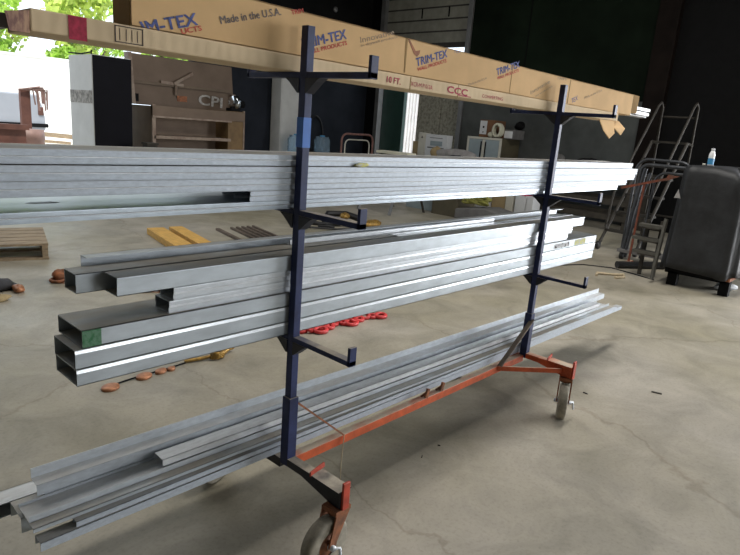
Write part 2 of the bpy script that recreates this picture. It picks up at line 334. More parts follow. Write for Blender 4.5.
# ------------------------------------------------------------------ room shell
NY = 9.95; EX = 10.7; CZ = 6.0
def st(name, mb, m): return mb.build(name, m, kind='structure')
st('floor', MB().box(-8, 10.9, -11, NY + 0.25, -0.12, 0.0), 'floor')
st('ground', MB().box(-60, 90, -60, 110, -0.45, -0.13), 'gravel')
JX = 5.55
st('wall_north', MB().box(JX, EX + 0.3, NY, NY + 0.2, 0, 3.25), 'slate')
st('wall_north_header', MB().box(-8.2, EX + 0.3, NY, NY + 0.2, 4.75, CZ).box(JX, EX + 0.3, NY - 0.02, NY + 0.2, 3.25, 4.75), 'header')
st('wall_north_west', MB().box(-8.2, -4.2, NY, NY + 0.2, 0, 4.75), 'slate')
st('wall_east', MB().box(EX, EX + 0.25, 9.56, NY, 0, CZ), 'black')
st('wall_east_upper', MB().box(EX, EX + 0.25, 2.72, 6.86, 2.35, CZ).box(EX, EX + 0.25, 6.86, 9.56, 4.9, CZ), 'dark_green')
st('wall_east_lower', MB().box(EX, EX + 0.25, 2.72, 6.86, 0, 2.35), 'wall_grey')
st('wall_east_south', MB().box(EX, EX + 0.25, -2.2, 2.35, 0, CZ).box(EX, EX + 0.25, -11, -7.2, 0, CZ).box(EX, EX + 0.25, -7.2, -2.2, 4.2, CZ), 'black')
st('trim_1', MB().box(EX - 0.16, EX + 0.2, 2.35, 2.72, 0, CZ), 'brown_col')
st('trim_2', MB().box(EX - 0.012, EX, 5.35, 5.37, 2.35, CZ).box(EX - 0.012, EX, 2.75, 6.86, 2.35, 2.365), 'black')
st('wall_south', MB().box(-8.2, EX + 0.25, -11.2, -11, 0, CZ), 'wall_grey')
st('wall_west', MB().box(-8.2, -8, -11, NY, 0, CZ), 'wall_grey')
st('ceiling', MB().box(-8.2, EX + 0.25, -11.2, NY + 0.2, CZ, CZ + 0.15), 'ceil')
# roller door in the east wall
rd = thing('roller_door', 'half raised slatted roller door high in the dark far wall', 'door', (EX + 0.1, 8.2, 3.5))
z = 3.52
mbs = MB(); mbd = MB()
k = 0
while z < 4.9:
    mbs.box(EX + 0.08, EX + 0.12, 6.9, 9.5, z + 0.02, z + 0.27); mbd.box(EX + 0.075, EX + 0.11, 6.9, 9.5, z, z + 0.035); z += 0.27; k += 1
mbs.build('curtain', 'slat', rd); mbd.build('seam', 'slat_dk', rd)
MB().box(EX + 0.05, EX + 0.13, 6.9, 9.5, 3.44, 3.53).build('bottom_rail', 'slat_dk', rd)
for yy in (7.55, 8.35): MB().box(EX + 0.065, EX + 0.09, yy - 0.015, yy + 0.015, 4.12, 4.34).build('latch', 'black', rd)
st('door_1', MB().box(EX - 0.05, EX + 0.12, 9.46, 9.58, 0, 4.9).box(EX - 0.05, EX + 0.12, 6.80, 6.92, 0, 4.9), 'greyframe')

# ------------------------------------------------------------------ outside the openings
MB().box(EX + 0.5, EX + 0.62, 9.05, 10.1, -0.13, 3.4).build('metal_sheet', 'greenjamb', label='dark green metal sheet standing just outside the roller door', cat='sheet')
cs = MB()
for i in range(34):
    yy = 8.2 + i * 0.12; cs.prism([(yy, -0.13), (yy + 0.06, -0.13), (yy + 0.06, 3.1), (yy, 3.1)], 'x', EX + 3.0, EX + 3.06)
cs.box(EX + 3.05, EX + 3.2, 8.2, 12.3, -0.13, 3.1)
cs.build('storage_container', 'corr_white', label='white corrugated metal wall seen through the narrow gap beside the green sheet', cat='container')
for (ya, yb, lb) in ((7.80, 8.52, 'stained beige concrete panel beside the bright gap, outside the roller door'), (6.55, 7.77, 'wider stained concrete panel right of the dark seam, outside the roller door')):
    MB().box(EX + 0.45, EX + 0.6, ya, yb, -0.13, 3.05).build('concrete_panel', 'concrete_stained', bevel=0.01, label=lb, cat='panel', group='concrete panels outside the roller door')
sh = thing('white_building', 'long white sided building across the sunlit yard', 'building', (3, 26.5, -0.13))
MB().box(-16, 9.6, 26, 30, -0.13, 3.15).build('wall', 'shed_white', sh)
MB().box(-16.1, 9.7, 25.9, 30.1, 3.15, 3.22).build('roof', 'shed_white', sh)
# pickup / van rear with everything that clutters it
v = thing('pickup_truck', 'white pickup truck with shade painted into its colour, parked sideways in the sunlit yard', 'truck', (3.2, 20.8, -0.13))
body = [(0.75, 0.45), (5.9, 0.45), (6.2, 0.55), (6.2, 0.95), (6.12, 1.35), (5.98, 1.66), (3.1, 1.70), (2.7, 2.25), (1.2, 2.3), (0.75, 1.7)]
MB().prism(body, 'y', 20.0, 21.8).build('body', 'shaded_white_paint', v, 0.05)
MB().box(0.8, 6.26, 19.94, 21.86, 0.64, 0.76).build('side_stripe', 'black', v, 0.02)
MB().prism([(2.9, 1.74), (2.7, 2.2), (1.4, 2.22), (1.4, 1.74)], 'y', 19.985, 20.0).build('side_window', 'black', v)
MB().box(5.98, 6.14, 19.97, 20.1, 1.02, 1.28).build('tail_light', 'brown_bin', v, 0.01)
MB().box(4.35, 4.55, 19.97, 20.0, 1.35, 1.47).build('fuel_flap', 'black', v)
for xx in (1.7, 4.9):
    MB().lathe([(0.0, -0.12), (0.34, -0.12), (0.38, -0.08), (0.38, 0.08), (0.34, 0.12), (0.0, 0.12)], (xx, 20.15, 0.25), 24, (0, 1, 0)).build('wheel', 'black_rubber', v)
po = thing('rusty_post', 'rust brown post with wire tangle hanging from its top, before the pickup truck', 'post', (4.6, 16.9, -0.13))
MB().box(4.48, 4.72, 16.8, 16.95, -0.13, 1.76).build('post', 'brown_bin', po)
tw = MB(); rnd = random.Random(3)
for i in range(16):
    a = rnd.uniform(0, 0.7); pts = [(4.55 + rnd.uniform(-.14, .1), 16.75, 1.74)]
    pts += [(4.7 + a * 0.5, 16.72 + rnd.uniform(-.04, .04), 1.80 + rnd.uniform(-.05, .05)), (4.75 + a * 0.6, 16.7, 1.68 + rnd.uniform(-.1, .1)), (4.8 + a * 0.5, 16.7, 1.40 + rnd.uniform(-.2, .15))]
    tw.tube(pts, 0.02, 5)
tw.build('wire_tangle', 'barrel', po)
MB().box(-0.5, 3.72, 14.2, 15.4, -0.13, 0.88).box(-0.55, 3.78, 14.14, 14.24, 0.80, 0.92).box(-0.5, 3.72, 14.16, 14.2, 0.45, 0.52).build('steel_bin', 'brown_bin', label='long low rust brown steel bin standing in the yard', cat='bin')
MB().lathe([(0, 0), (0.34, 0), (0.36, 0.03), (0.34, 0.3), (0.36, 0.33), (0.34, 0.6), (0.36, 0.63), (0.34, 0.88), (0, 0.88)], (4.35, 15.9, -0.13), 22).build('barrel', 'barrel', label='brown steel barrel standing right of the rusty bin', cat='barrel')
for i, (xx, yy, sx, rz) in enumerate(((7.0, 23.3, 2.6, 0.25), (8.2, 23.6, 2.2, -0.2), (7.6, 22.4, 2.0, 0.5))):
    MB().obox((xx, yy, 0.02 + 0.14 * i), sx, 0.3, 0.1, rz, 0, 0.06).build('lumber', 'wood', label=('weathered plank lowest in the scrap lumber heap across the yard', 'weathered plank in the middle of the scrap lumber heap in the yard', 'weathered plank topmost in the scrap lumber heap in the yard')[i], cat='plank', group='scrap lumber in the yard')
# trees behind the white building
def leaf_mesh(n, R, seed):
    rnd = random.Random(seed); mb = MB()
    cl = [(Vector((rnd.uniform(-.58, .58) * R, rnd.uniform(-.58, .58) * R, rnd.uniform(-1.0, 1.0) * R)), rnd.uniform(.25, .42) * R) for _ in range(20)]
    for i in range(n):
        c, r = rnd.choice(cl); d = Vector((rnd.gauss(0, 1), rnd.gauss(0, 1), rnd.gauss(0, 1))).normalized() * r * rnd.uniform(.6, 1)
        p = c + d; q = Vector((rnd.gauss(0, 1), rnd.gauss(0, 1), rnd.gauss(0, 1) + .6)).normalized(); t = q.orthogonal().normalized(); b = q.cross(t); sz = rnd.uniform(.14, .30)
        mb.add([p - t * sz, p - b * sz * .6, p + t * sz, p + b * sz * .6], [(0, 1, 2, 3)])
    return mb
tree_meshes = {}
tl = ['leafy green tree rising highest behind the left end of the white building', 'yellow green tree behind the white building, beside the tallest one', 'bright leafy tree behind the right part of the white building', 'deep green tree behind the steel cabinet', 'pale leafy tree farther back between its neighbours', 'low bushy tree at the right end of the white building', 'large tree far right behind the tool chest lid', 'dense green tree farther left in the yard']
for i, (tx, ty, R, h, mk) in enumerate(((8.2, 35, 2.5, 5.2, 'leaf'), (13.6, 35, 2.5, 5.0, 'leaf2'), (19.0, 36, 2.5, 5.2, 'leaf'), (24.5, 37, 2.6, 5.4, 'leaf3'), (10.9, 41, 2.9, 6.6, 'leaf2'), (11.5, 31.5, 1.2, 2.7, 'leaf'), (17.2, 42, 2.9, 6.6, 'leaf'), (2.6, 34, 2.6, 5.2, 'leaf3'))):
    t = thing('tree', tl[i], 'tree', (tx, ty, -0.13), 'trees beyond the yard')
    key = i % 3
    MB().tube([(tx, ty, -0.13), (tx + .1, ty, h * .5), (tx - .1, ty, h)], [0.22, 0.17, 0.08], 8).tube([(tx, ty, h * .45), (tx + R * .5, ty, h * .9)], [0.1, 0.04], 6).tube([(tx, ty, h * .5), (tx - R * .5, ty + .3, h * .95)], [0.1, 0.04], 6).build('trunk', 'bark', t)
    lm = leaf_mesh(1500, R, 20 + i); lm.v = [(a + tx, b + ty, c + h) for a, b, c in lm.v]
    lm.build('crown', mk, t)

#@@RACK
# ------------------------------------------------------------------ the rolling rack
L = 1.8; H = 0.0155; ZT = 1.808; TH = 0.018
rack = thing('material_rack', 'navy and orange rolling steel rack with cantilever arms, loaded with metal studs', 'rack', (0.9, 0, 0))
for X in (0, L):
    sl = MB().box(X - 0.021, X + 0.021, -0.021, 0.021, 0.262, 0.535).build('post_socket', 'blue', rack, 0.002)
    po = MB().box(X - H, X + H, -H, H, 0.535, ZT).build('post', 'blue', rack, 0.002)
    if X == 0:
        MB().box(X - H - .001, X + H + .001, -H - .001, H + .001, 1.432, 1.528).build('tape_wrap', 'tape_blue', po, label='bright blue tape wrap')
    for z1 in (1.6505, 1.2075, 0.755):
        for sg in (-1, 1):
            y1 = sg * (H + 0.283)
            a = MB().box(X - H, X + H, min(sg * H, y1), max(sg * H, y1), z1, z1 + TH)
            a.box(X - H, X + H, min(y1, y1 - sg * 0.012), max(y1, y1 - sg * 0.012), z1 - 0.001, z1 + 0.064)
            ar = a.build('arm', 'blue', rack, 0.0015)
            MB().prism([(sg * H, z1), (sg * 0.085, z1), (sg * 0.065, z1 - 0.012), (sg * 0.022, z1 - 0.047), (sg * H, z1 - 0.047)], 'x', X - H - .002, X + H + .002).build('gusset', 'dkfoot', ar)
    # feet, front and rear
    fm = 'dkfoot' if X == 0 else 'orange'
    MB().prism([(0.0, 0.262), (0.0, 0.292), (-0.15, 0.294), (-0.306, 0.296), (-0.306, 0.232), (-0.255, 0.232), (-0.10, 0.262)], 'x', X - 0.02, X + 0.02).build('foot', fm, rack, 0.002)
    MB().prism([(0.021, 0.24), (0.021, 0.278), (0.43, 0.278), (0.45, 0.262), (0.45, 0.232), (0.38, 0.232)], 'x', X - 0.02, X + 0.02).build('foot', fm, rack, 0.002)
    MB().box(X - 0.015, X + 0.017, -0.316, -0.306, 0.228, 0.332).build('end_plate', 'red', rack, 0.002)
    MB().box(X - 0.030, X + 0.032, -0.306, -0.16, 0.2955, 0.300).build('top_plate', fm, rack)
    b = MB(); b.bar((X - 0.034, -0.165, 0.305), (X + 0.046, -0.150, 0.308), 0.006, 0.018); b.build('bracket', 'red', rack)
MB().box(0.02, L - 0.02, -0.008, 0.030, 0.240, 0.2785).build('cross_bar', 'orange', rack, 0.002)
MB().bar((0.015, -0.006, 0.515), (0.285, -0.012, 0.282), 0.007, 0.007).build('brace', 'rust', rack)
MB().bar((L - 0.005, -0.022, 0.50), (1.50, -0.012, 0.276), 0.008, 0.026, (0, 1, 0)).build('brace', 'brownmetal', rack)
MB().bar((1.49, -0.008, 0.268), (L - 0.02, -0.25, 0.262), 0.010, 0.026).build('brace', 'orange', rack)
MB().tube([(0.285, -0.014, 0.285), (0.262, -0.03, 0.16), (0.245, -0.05, 0.05), (0.25, -0.06, 0.004)], 0.0026, 6).build('string', 'string', rack)
for xx in (0.845, 0.965):
    MB().bar((xx, -0.002, 0.279), (xx + 0.014, -0.004, 0.322), 0.012, 0.016).bar((xx - 0.01, 0.02, 0.279), (xx + 0.012, -0.004, 0.308), 0.008, 0.010).build('clip', 'rust', rack)
def caster(X, y, ang, rz_lever=1):
    d = Vector((math.cos(ang), math.sin(ang), 0)); n = Vector((-math.sin(ang), math.cos(ang), 0)); c = Vector((X, y, 0.1)) - d * 0.05
    fk = MB().obox((X, y, 0.222), 0.075, 0.07, 0.016, ang).lathe([(0, 0), (0.03, 0), (0.03, 0.016), (0, 0.016)], (X, y, 0.2), 14)
    for sg in (-1, 1):
        o = n * sg * 0.033
        pts = [Vector((X, y, 0.214)) + d * 0.032 + o, Vector((X, y, 0.214)) - d * 0.036 + o, c - d * 0.014 + o, c - Vector((0, 0, .014)) + o, c + d * 0.018 + o]
        v = [q + n * sg * t for t in (-0.003, 0.003) for q in pts]; fk.add(v, [(0, 1, 2, 3, 4), (9, 8, 7, 6, 5)] + [(i, (i + 1) % 5, 5 + (i + 1) % 5, 5 + i) for i in range(5)])
    cs = fk.build('caster', 'rust', rack)
    MB().lathe([(0.045, -0.02), (0.092, -0.025), (0.1, -0.017), (0.1, 0.017), (0.092, 0.025), (0.045, 0.02)], c, 32, n).build('tire', 'rubber', cs, label='dusty rubber tyre')
    MB().lathe([(0, -0.024), (0.02, -0.024), (0.022, -0.014), (0.062, -0.018), (0.064, 0.018), (0.022, 0.014), (0.02, 0.024), (0, 0.024)], c, 24, n).build('hub', 'rust', cs)
    ax = MB().lathe([(0, -0.048), (0.011, -0.048), (0.011, 0.048), (0, 0.048)], c, 10, n)
    ax.tube([c - n * 0.045, c - n * 0.055 + d * 0.02, c - n * 0.062 + d * 0.02 - Vector((0, 0, .045))], 0.006, 6)
    ax.build('axle', 'galv_dull', cs)
caster(-0.004, -0.275, 0.06); caster(L + 0.0, -0.275, 0.42); caster(0.0, 0.43, 0.3); caster(L, 0.43, 0.5)

# ------------------------------------------------------------------ metal stock on the rack
T = 0.0022
def channel(name, label, group, x0, x1, y0, y1, z0, z1, m, op='down', step=False, rot=0.0, lip=True, hole=None, tilt=0.0):
    """thin bent sheet profile along X: op names the open side"""
    mb = MB(); extra = MB(); zm = z0 + (z1 - z0) * 0.48
    def yb(ya, yb_, za, zb): mb.box(x0, x1, ya, yb_, za, zb)
    if op != 'up':
        if hole:
            hx0, hx1, hy0, hy1 = hole
            mb.box(x0, hx0, y0, y1, z1 - T, z1).box(hx1, x1, y0, y1, z1 - T, z1).box(hx0, hx1, y0, hy0, z1 - T, z1).box(hx0, hx1, hy1, y1, z1 - T, z1)
            w = (hx1 - hx0) * 0.22
            for (ca, sx) in ((hx0, 1), (hx1, -1)):
                mb.prism([(ca, hy0), (ca + sx * w, hy0), (ca, (hy0 + hy1) / 2)], 'z', z1 - T, z1).prism([(ca, hy1), (ca + sx * w, hy1), (ca, (hy0 + hy1) / 2)], 'z', z1 - T, z1)
        else: yb(y0, y1, z1 - T, z1)
    if op != 'down': yb(y0, y1, z0, z0 + T)
    for (ya, sg) in ((y0, 1), (y1, -1)):
        if (op == 'front' and sg == 1) or (op == 'rear' and sg == -1): continue
        if step:
            a, b = ya, ya + sg * T; yb(min(a, b), max(a, b), zm, z1 - T * 0.5)
            a, b = ya + sg * .0028, ya + sg * (.0028 + T); yb(min(a, b), max(a, b), z0, zm + 0.001)
        elif op == 'none' and sg == 1 and lip:
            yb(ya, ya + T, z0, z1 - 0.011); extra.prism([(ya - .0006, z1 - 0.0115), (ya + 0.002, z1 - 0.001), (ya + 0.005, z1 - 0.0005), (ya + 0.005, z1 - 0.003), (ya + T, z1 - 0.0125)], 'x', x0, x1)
        else:
            a, b = ya, ya + sg * T; yb(min(a, b), max(a, b), z0, z1)
        if lip and op in ('up', 'down'):
            a, b = ya, ya + sg * 0.011
            if op == 'down': yb(min(a, b), max(a, b), z0, z0 + T)
            else: yb(min(a, b), max(a, b), z1 - T, z1)
    if lip and op in ('front', 'rear'):
        yy = y0 if op == 'front' else y1 - T
        yb(yy, yy + T, z0, z0 + 0.011); yb(yy, yy + T, z1 - 0.011, z1)
    if step:
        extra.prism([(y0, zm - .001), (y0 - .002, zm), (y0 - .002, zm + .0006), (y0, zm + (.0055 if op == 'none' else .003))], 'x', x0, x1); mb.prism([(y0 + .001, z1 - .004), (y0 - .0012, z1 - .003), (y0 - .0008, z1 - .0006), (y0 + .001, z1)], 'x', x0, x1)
    elif op not in ('front', 'none'):
        mb.prism([(y0, z1 - .005), (y0 - .0016, z1 - .0035), (y0 - .0010, z1 - .0008), (y0 + .001, z1)], 'x', x0, x1)
    ob = mb.build(name, m, label=label, cat='metal stud', group=group)
    if extra.v: extra.build('lip' if not step else 'bead', 'galv_bright', ob, label='rolled edge with painted highlight')  # brighter material paints a highlight along lips and beads
    return ob

GU = 'studs on the upper arms'; GM = 'channels on the middle arms'; GL = 'profiles on the rack base'
channel('metal_stud', 'wide galvanized stud at the bottom of the upper stack, its top hole showing', GU, -0.98, 2.85, 0.022, 0.262, 1.2265, 1.2545, 'galv_clean', 'down', True, hole=(-0.80, -0.71, 0.142, 0.178))
ordn = ['second lowest', 'third from the bottom', 'second from the top', 'topmost']
for i, (xa, xb, za, zb) in enumerate(((-0.19, 3.00, 1.2560, 1.2885), (-0.97, 3.14, 1.2900, 1.3275), (-0.96, 3.17, 1.3285, 1.3660), (-0.99, 3.06, 1.3695, 1.4045))):
    channel('metal_stud', 'galvanized stud, %s in the front row of the upper stack' % ordn[i], GU, xa, xb, 0.020, 0.114, za, zb, 'galv', 'down', True)
for i, (xa, xb, za, zb) in enumerate(((-0.17, 2.7, 1.2560, 1.2885), (-0.99, 3.0, 1.2900, 1.3275), (-0.97, 3.05, 1.3285, 1.3660), (-1.0, 2.98, 1.3695, 1.4035))):
    channel('metal_stud', 'galvanized steel stud, %s in the rear row of the upper stack' % ordn[i], GU, xa, xb, 0.118, 0.212, za, zb, 'galv', 'down', True)
MB().blob((0.305, 0.015, 1.374), 0.03, 0.006, 0.007, 4, 0.3).build('paper_scrap', 'yellow_mark', label='small yellow scrap stuck between studs of the upper stack', cat='scrap')
# middle tier
channel('steel_channel', 'galvanized channel at the bottom of the middle stack', GM, -0.741, 2.615, 0.020, 0.165, 0.7735, 0.821, 'galv_smooth', 'none')
channel('steel_channel', 'galvanized channel second lowest in the middle stack', GM, -0.743, 2.622, 0.020, 0.165, 0.8225, 0.8775, 'galv_smooth', 'none')
e = thing('steel_channel', 'wide closed-top channel with a green painted end in the middle stack', 'metal stud', (0.95, 0.1, 0.8795), GM)
me_ = MB()
me_.box(-0.723, 2.627, 0.020, 0.185, 0.8795, 0.8815).box(-0.723, 2.627, 0.020, 0.185, 0.9275, 0.930).box(-0.723, 2.627, 0.020, 0.0225, 0.8795, 0.93).box(-0.723, 2.627, 0.1825, 0.185, 0.8795, 0.93).box(-0.723, 2.627, 0.020, 0.032, 0.8795, 0.882)
me_.build('profile', 'galv_smooth', e)
MB().box(-0.7232, -0.672, 0.0192, 0.020, 0.881, 0.9285).build('paint_mark', 'green_paint', e, label='green spray painted end')
MB().box(2.30, 2.46, 0.0192, 0.020, 0.886, 0.922).build('label_strip', 'yellow_mark', e, label='torn yellow and white label')
MB().box(2.02, 2.22, 0.0192, 0.020, 0.890, 0.918).build('label_strip', 'smudge', e, label='black smudged white label')
channel('metal_stud', 'slim stud with ridged side resting on the green ended channel', GM, -0.466, 2.20, 0.028, 0.113, 0.9305, 0.9685, 'galv_dull', 'none', True)
channel('metal_stud', 'slim ridged stud lying on the other slim stud in the middle stack', GM, -0.452, 2.248, 0.026, 0.111, 0.9695, 1.0085, 'galv_dull', 'none', True)
MB().box(-0.40, 2.2, 0.116, 0.18, 0.9305, 1.008).build('dark_spacer', 'dkwood', label='dark block packed behind the slim studs of the middle stack', cat='timber')  # dark block filling the space behind the slim studs
channel('steel_channel', 'dusty channel on top of the slim studs, its open left end showing a bottom lip', GM, -0.625, 2.387, 0.020, 0.098, 1.0095, 1.063, 'galv_smooth', 'rear', lip=False)
channel('steel_channel', 'dusty rear channel reaching farther left on top of the middle stack', GM, -0.702, 2.33, 0.101, 0.180, 1.0095, 1.0645, 'galv_smooth', 'none', lip=False)
channel('track_rail', 'thin bluish track standing at the back on top of the middle stack', GM, -0.636, 2.42, 0.188, 0.230, 1.034, 1.086, 'galv_dull', 'front', lip=False)
MB().box(0.09, 1.52, 0.150, 0.156, 1.0665, 1.084).box(0.09, 1.52, 0.150, 0.176, 1.0655, 1.0675).build('angle_trim', 'galv_bright', label='bright white thin angle lying along the top of the middle stack', cat='metal trim', group=GM)
MB().box(0.64, 2.36, 0.088, 0.138, 1.0647, 1.0675).build('flat_strip', 'galv_bright', label='flat clean strip on the right half of the middle stack top', cat='metal trim', group=GM)
# low tier, turned a little on the base
def low(name, label, segs, m, x0, x1, rot=-0.022):
    mb = MB()
    for (ya, yb_, za, zb) in segs: mb.box(x0, x1, ya, yb_, za, zb)
    mb.xf(rot_about(rot)); return mb.build(name, m, label=label, cat='metal trim', group=GL)
def C(y0, y1, z0, z1, t=0.0025, top=True):
    return [(y0, y0 + t, z0, z1), (y1 - t, y1, z0, z1), (y0, y1, (z1 - t) if top else z0, z1 if top else z0 + t)]
low('steel_channel', 'narrow channel lowest at the front of the pile on the rack base', C(0.052, 0.098, 0.2805, 0.3075), 'galv', -0.845, 3.36, -0.011)
low('steel_channel', 'short started narrow channel lying on the lowest front one of the base pile', C(0.055, 0.085, 0.309, 0.3265), 'galv', -0.745, 3.24, -0.014)
low('steel_channel', 'second narrow channel beginning farther right in the base pile', C(0.088, 0.112, 0.309, 0.330), 'galv', -0.55, 2.9, -0.014)
low('steel_channel', 'wide flat channel with yellowish dusty top at the front of the base pile', [(0.066, 0.0685, 0.332, 0.344), (0.066, 0.150, 0.342, 0.344), (0.148, 0.1505, 0.332, 0.344)], 'galv_smooth', -0.855, 3.15, -0.022)
low('steel_channel', 'grey open channel behind the yellowish one in the base pile', C(0.158, 0.262, 0.2805, 0.330, top=True), 'galv_smooth', -0.86, 3.12, -0.022)
low('steel_channel', 'channel with raised edge on the grey open channel of the base pile', [(0.100, 0.1025, 0.345, 0.364), (0.100, 0.196, 0.345, 0.3475), (0.1935, 0.196, 0.345, 0.356)], 'galv_dull', -0.855, 3.12, -0.022)
low('box_channel', 'shiny white topped channel starting left of the near post on the base pile', [(0.108, 0.168, 0.3865, 0.389), (0.108, 0.1105, 0.365, 0.389), (0.1655, 0.168, 0.365, 0.389)], 'galv_bright', -0.445, 2.955, -0.022)
low('angle_track', 'tall stepped track along the back of the base pile', [(0.186, 0.1885, 0.366, 0.402), (0.186, 0.238, 0.400, 0.4025), (0.2355, 0.238, 0.400, 0.434)], 'galv_dull', -0.805, 3.22, -0.022)
low('steel_channel', 'dark fronted channel reaching farthest left at the back of the base pile', [(0.268, 0.340, 0.325, 0.3275), (0.3375, 0.340, 0.281, 0.3275), (0.268, 0.340, 0.281, 0.2835)], 'galv_dull', -1.05, 2.6, -0.022)
low('angle_track', 'thin bright angle at the far back of the base pile', [(0.252, 0.2545, 0.372, 0.400), (0.252, 0.300, 0.372, 0.3745)], 'galv_bright', 0.4, 3.09, -0.022)
low('steel_channel', 'grey channel beneath the stepped track of the base pile', C(0.200, 0.262, 0.332, 0.3655), 'galv_dull', -0.78, 3.0, -0.022)

# ------------------------------------------------------------------ the two long cartons on the top arms
lb = thing('cardboard_carton', 'long pale corrugated carton marked 10 FT. on the top arms', 'box', (0.95, 0.12, 1.671))
FY = 0.040; ZB = 1.671; ZU = 1.719
MB().box(-0.80, 2.70, FY, 0.20, 1.6695, ZU).build('body', 'kraft_pale', lb, 0.004)
MB().add([(-0.80, FY, 1.713), (-0.80, FY + .004, 1.664), (-0.855, FY - .035, 1.660), (-0.86, FY - .03, 1.700), (-0.80, FY + .006, 1.713), (-0.80, FY + .01, 1.664), (-0.855, FY - .03, 1.660), (-0.86, FY - .025, 1.700)], [(0, 1, 2, 3), (7, 6, 5, 4), (0, 3, 7, 4), (1, 5, 6, 2), (2, 6, 7, 3), (0, 4, 5, 1)]).build('flap', 'flap_brown', lb, label='open end flap')
MB().box(-0.716, -0.673, FY - .001, FY, ZB - .007, ZU - .001).build('stripe', 'ink_crimson', lb)
fr = MB(); fr.box(-0.604, -0.529, FY - .001, FY, 1.712, 1.7145).box(-0.604, -0.529, FY - .001, FY, 1.674, 1.6765)
fr.box(-0.604, -0.6015, FY - .001, FY, 1.674, 1.7145).box(-0.5315, -0.529, FY - .001, FY, 1.674, 1.7145)
for kx in (-0.592, -0.575, -0.56, -0.545): fr.box(kx, kx + 0.0015, FY - .0008, FY, 1.680, 1.708)
fr.build('label_frame', 'ink_black', lb)
writing('10 FT.', 0.432, 1.682, 0.080, 0.022, -0.02, FY, 'ink_crimson', lb, 0.0010)
writing('XCR-M-P-013A', 0.575, 1.683, 0.140, 0.017, -0.02, FY, 'ink_crimson', lb, 0.0)
writing('CCC', 0.818, 1.680, 0.150, 0.027, -0.02, FY, 'ink_crimson', lb, 0.0018)
MB().box(0.90, 1.0, FY - .001, FY, 1.6735, 1.677).build('underline', 'ink_crimson', lb)
writing('CONVERTING', 1.088, 1.682, 0.180, 0.015, 0.0, FY, 'ink_crimson', lb, 0.0)
for xx in (0.57, 0.895): MB().box(xx, xx + .004, FY - .0008, FY, ZB - .006, ZU - .002).build('crease', 'kraft_in', lb)
fl = MB()
fl.add([(2.40, FY - .002, 1.664), (2.62, FY - .004, 1.664), (2.60, FY - .03, 1.590), (2.52, FY - .035, 1.555), (2.45, FY - .02, 1.60)], [(0, 1, 2, 3, 4)])
fl.add([(2.58, FY + .02, 1.668), (2.74, FY + .01, 1.675), (2.80, FY - .02, 1.63), (2.72, FY - .03, 1.585), (2.62, FY - .02, 1.625)], [(0, 1, 2, 3, 4)])
o = fl.build('flap', 'kraft', lb, label='torn drooping end flap'); sm = o.modifiers.new('thick', 'SOLIDIFY'); sm.thickness = 0.005
MB().box(-1.35, -0.84, 0.055, 0.185, 1.6685, 1.700).build('trim_bundle', 'greybox', label='grey bundle poking out of the left end of the pale carton', cat='trim')
ub = thing('cardboard_carton', 'tall brown kraft carton printed all over, lying on the pale carton', 'box', (1.2, 0.13, 1.7195))
UY = 0.050; U0 = 1.7195; U1 = 1.856; XA = -0.558; XB = 2.93
bm_ = MB().box(XA, XB, UY, UY + .005, U0, U1).box(XA, XB, 0.145, 0.15, U0, U1).box(XA, XB, UY, 0.15, U0, U0 + .005).box(XA, XB, UY, 0.15, U1 - .005, U1).box(XA, XA + .005, UY, 0.15, U0, U1)
bm_.build('body', 'kraft', ub, 0.0015)
MB().box(XA - .0008, XA, UY + .004, 0.146, U0 + .002, U1 - .002).build('end_panel', 'kraft_in', ub, label='darker end panel')  # end panel in a darker cardboard colour than the front
MB().add([(XB, UY, U1), (XB, UY, U0 + .015), (XB + .07, UY - .012, U0 + .02), (XB + .085, UY - .008, U1 - .004)], [(0, 1, 2, 3)]).build('flap', 'kraft_in', ub).modifiers.new('thick', 'SOLIDIFY').thickness = 0.004
A17 = 0.30
def trim(x, z, full=True, word='TRIM-TEX', ln=0.205):
    writing(word, x, z, ln, 0.030, A17, UY, 'ink_blue', ub, 0.0013)
    k = ln / 0.205
    writing('WALL PRODUCTS' if full else 'PRODUCTS', x + 0.008, z - 0.018, (0.195 if full else 0.12) * 1.0, 0.013, A17, UY, 'ink_red', ub, 0.0007)
writing('IM-TEX', -0.525, 1.704, 0.170, 0.030, A17, UY, 'ink_blue', ub, 0.0013)
writing('UCTS', -0.412, 1.722, 0.065, 0.013, A17, UY, 'ink_red', ub, 0.0007)
writing('Made in the U.S.A.', -0.288, 1.768, 0.225, 0.021, 0.28, UY, 'ink_grey', ub, 0.0006)
writing('TRIM-TEX', 0.022, 1.744, 0.205, 0.030, A17, UY, 'ink_blue', ub, 0.0013)
writing('WALL PRODUCTS', 0.035, 1.727, 0.195, 0.013, A17, UY, 'ink_red', ub, 0.0007)
writing('TRIM', -0.03, 1.838, 0.05, 0.013, A17, UY, 'ink_red', ub, 0.0007)
writing('Innovative', 0.288, 1.800, 0.185, 0.020, A17, UY, 'ink_pale', ub, 0.0)
writing('in drywall products', 0.293, 1.785, 0.20, 0.012, A17, UY, 'ink_pale', ub, 0.0)
trim(0.612, 1.760); trim(1.205, 1.790)
writing('TEX', 0.85, 1.843, 0.05, 0.010, 0.1, UY, 'ink_blue', ub, 0.0)
writing('Made in the U.S.A.', 0.985, 1.722, 0.15, 0.011, 0.3, UY, 'ink_pale', ub, 0.0)
writing('Innovative', 1.545, 1.735, 0.20, 0.020, 0.38, UY, 'ink_pale', ub, 0.0)
writing('products', 1.60, 1.725, 0.18, 0.013, 0.38, UY, 'ink_pale', ub, 0.0)
writing('TRIM', 1.80, 1.836, 0.11, 0.012, 0.05, UY, 'ink_pale', ub, 0.0)
writing('TEX', 2.02, 1.728, 0.075, 0.026, 0.35, UY, 'ink_blue', ub, 0.0)
writing('Made in the U.S.A.', 2.18, 1.765, 0.24, 0.014, 0.28, UY, 'ink_pale', ub, 0.0)
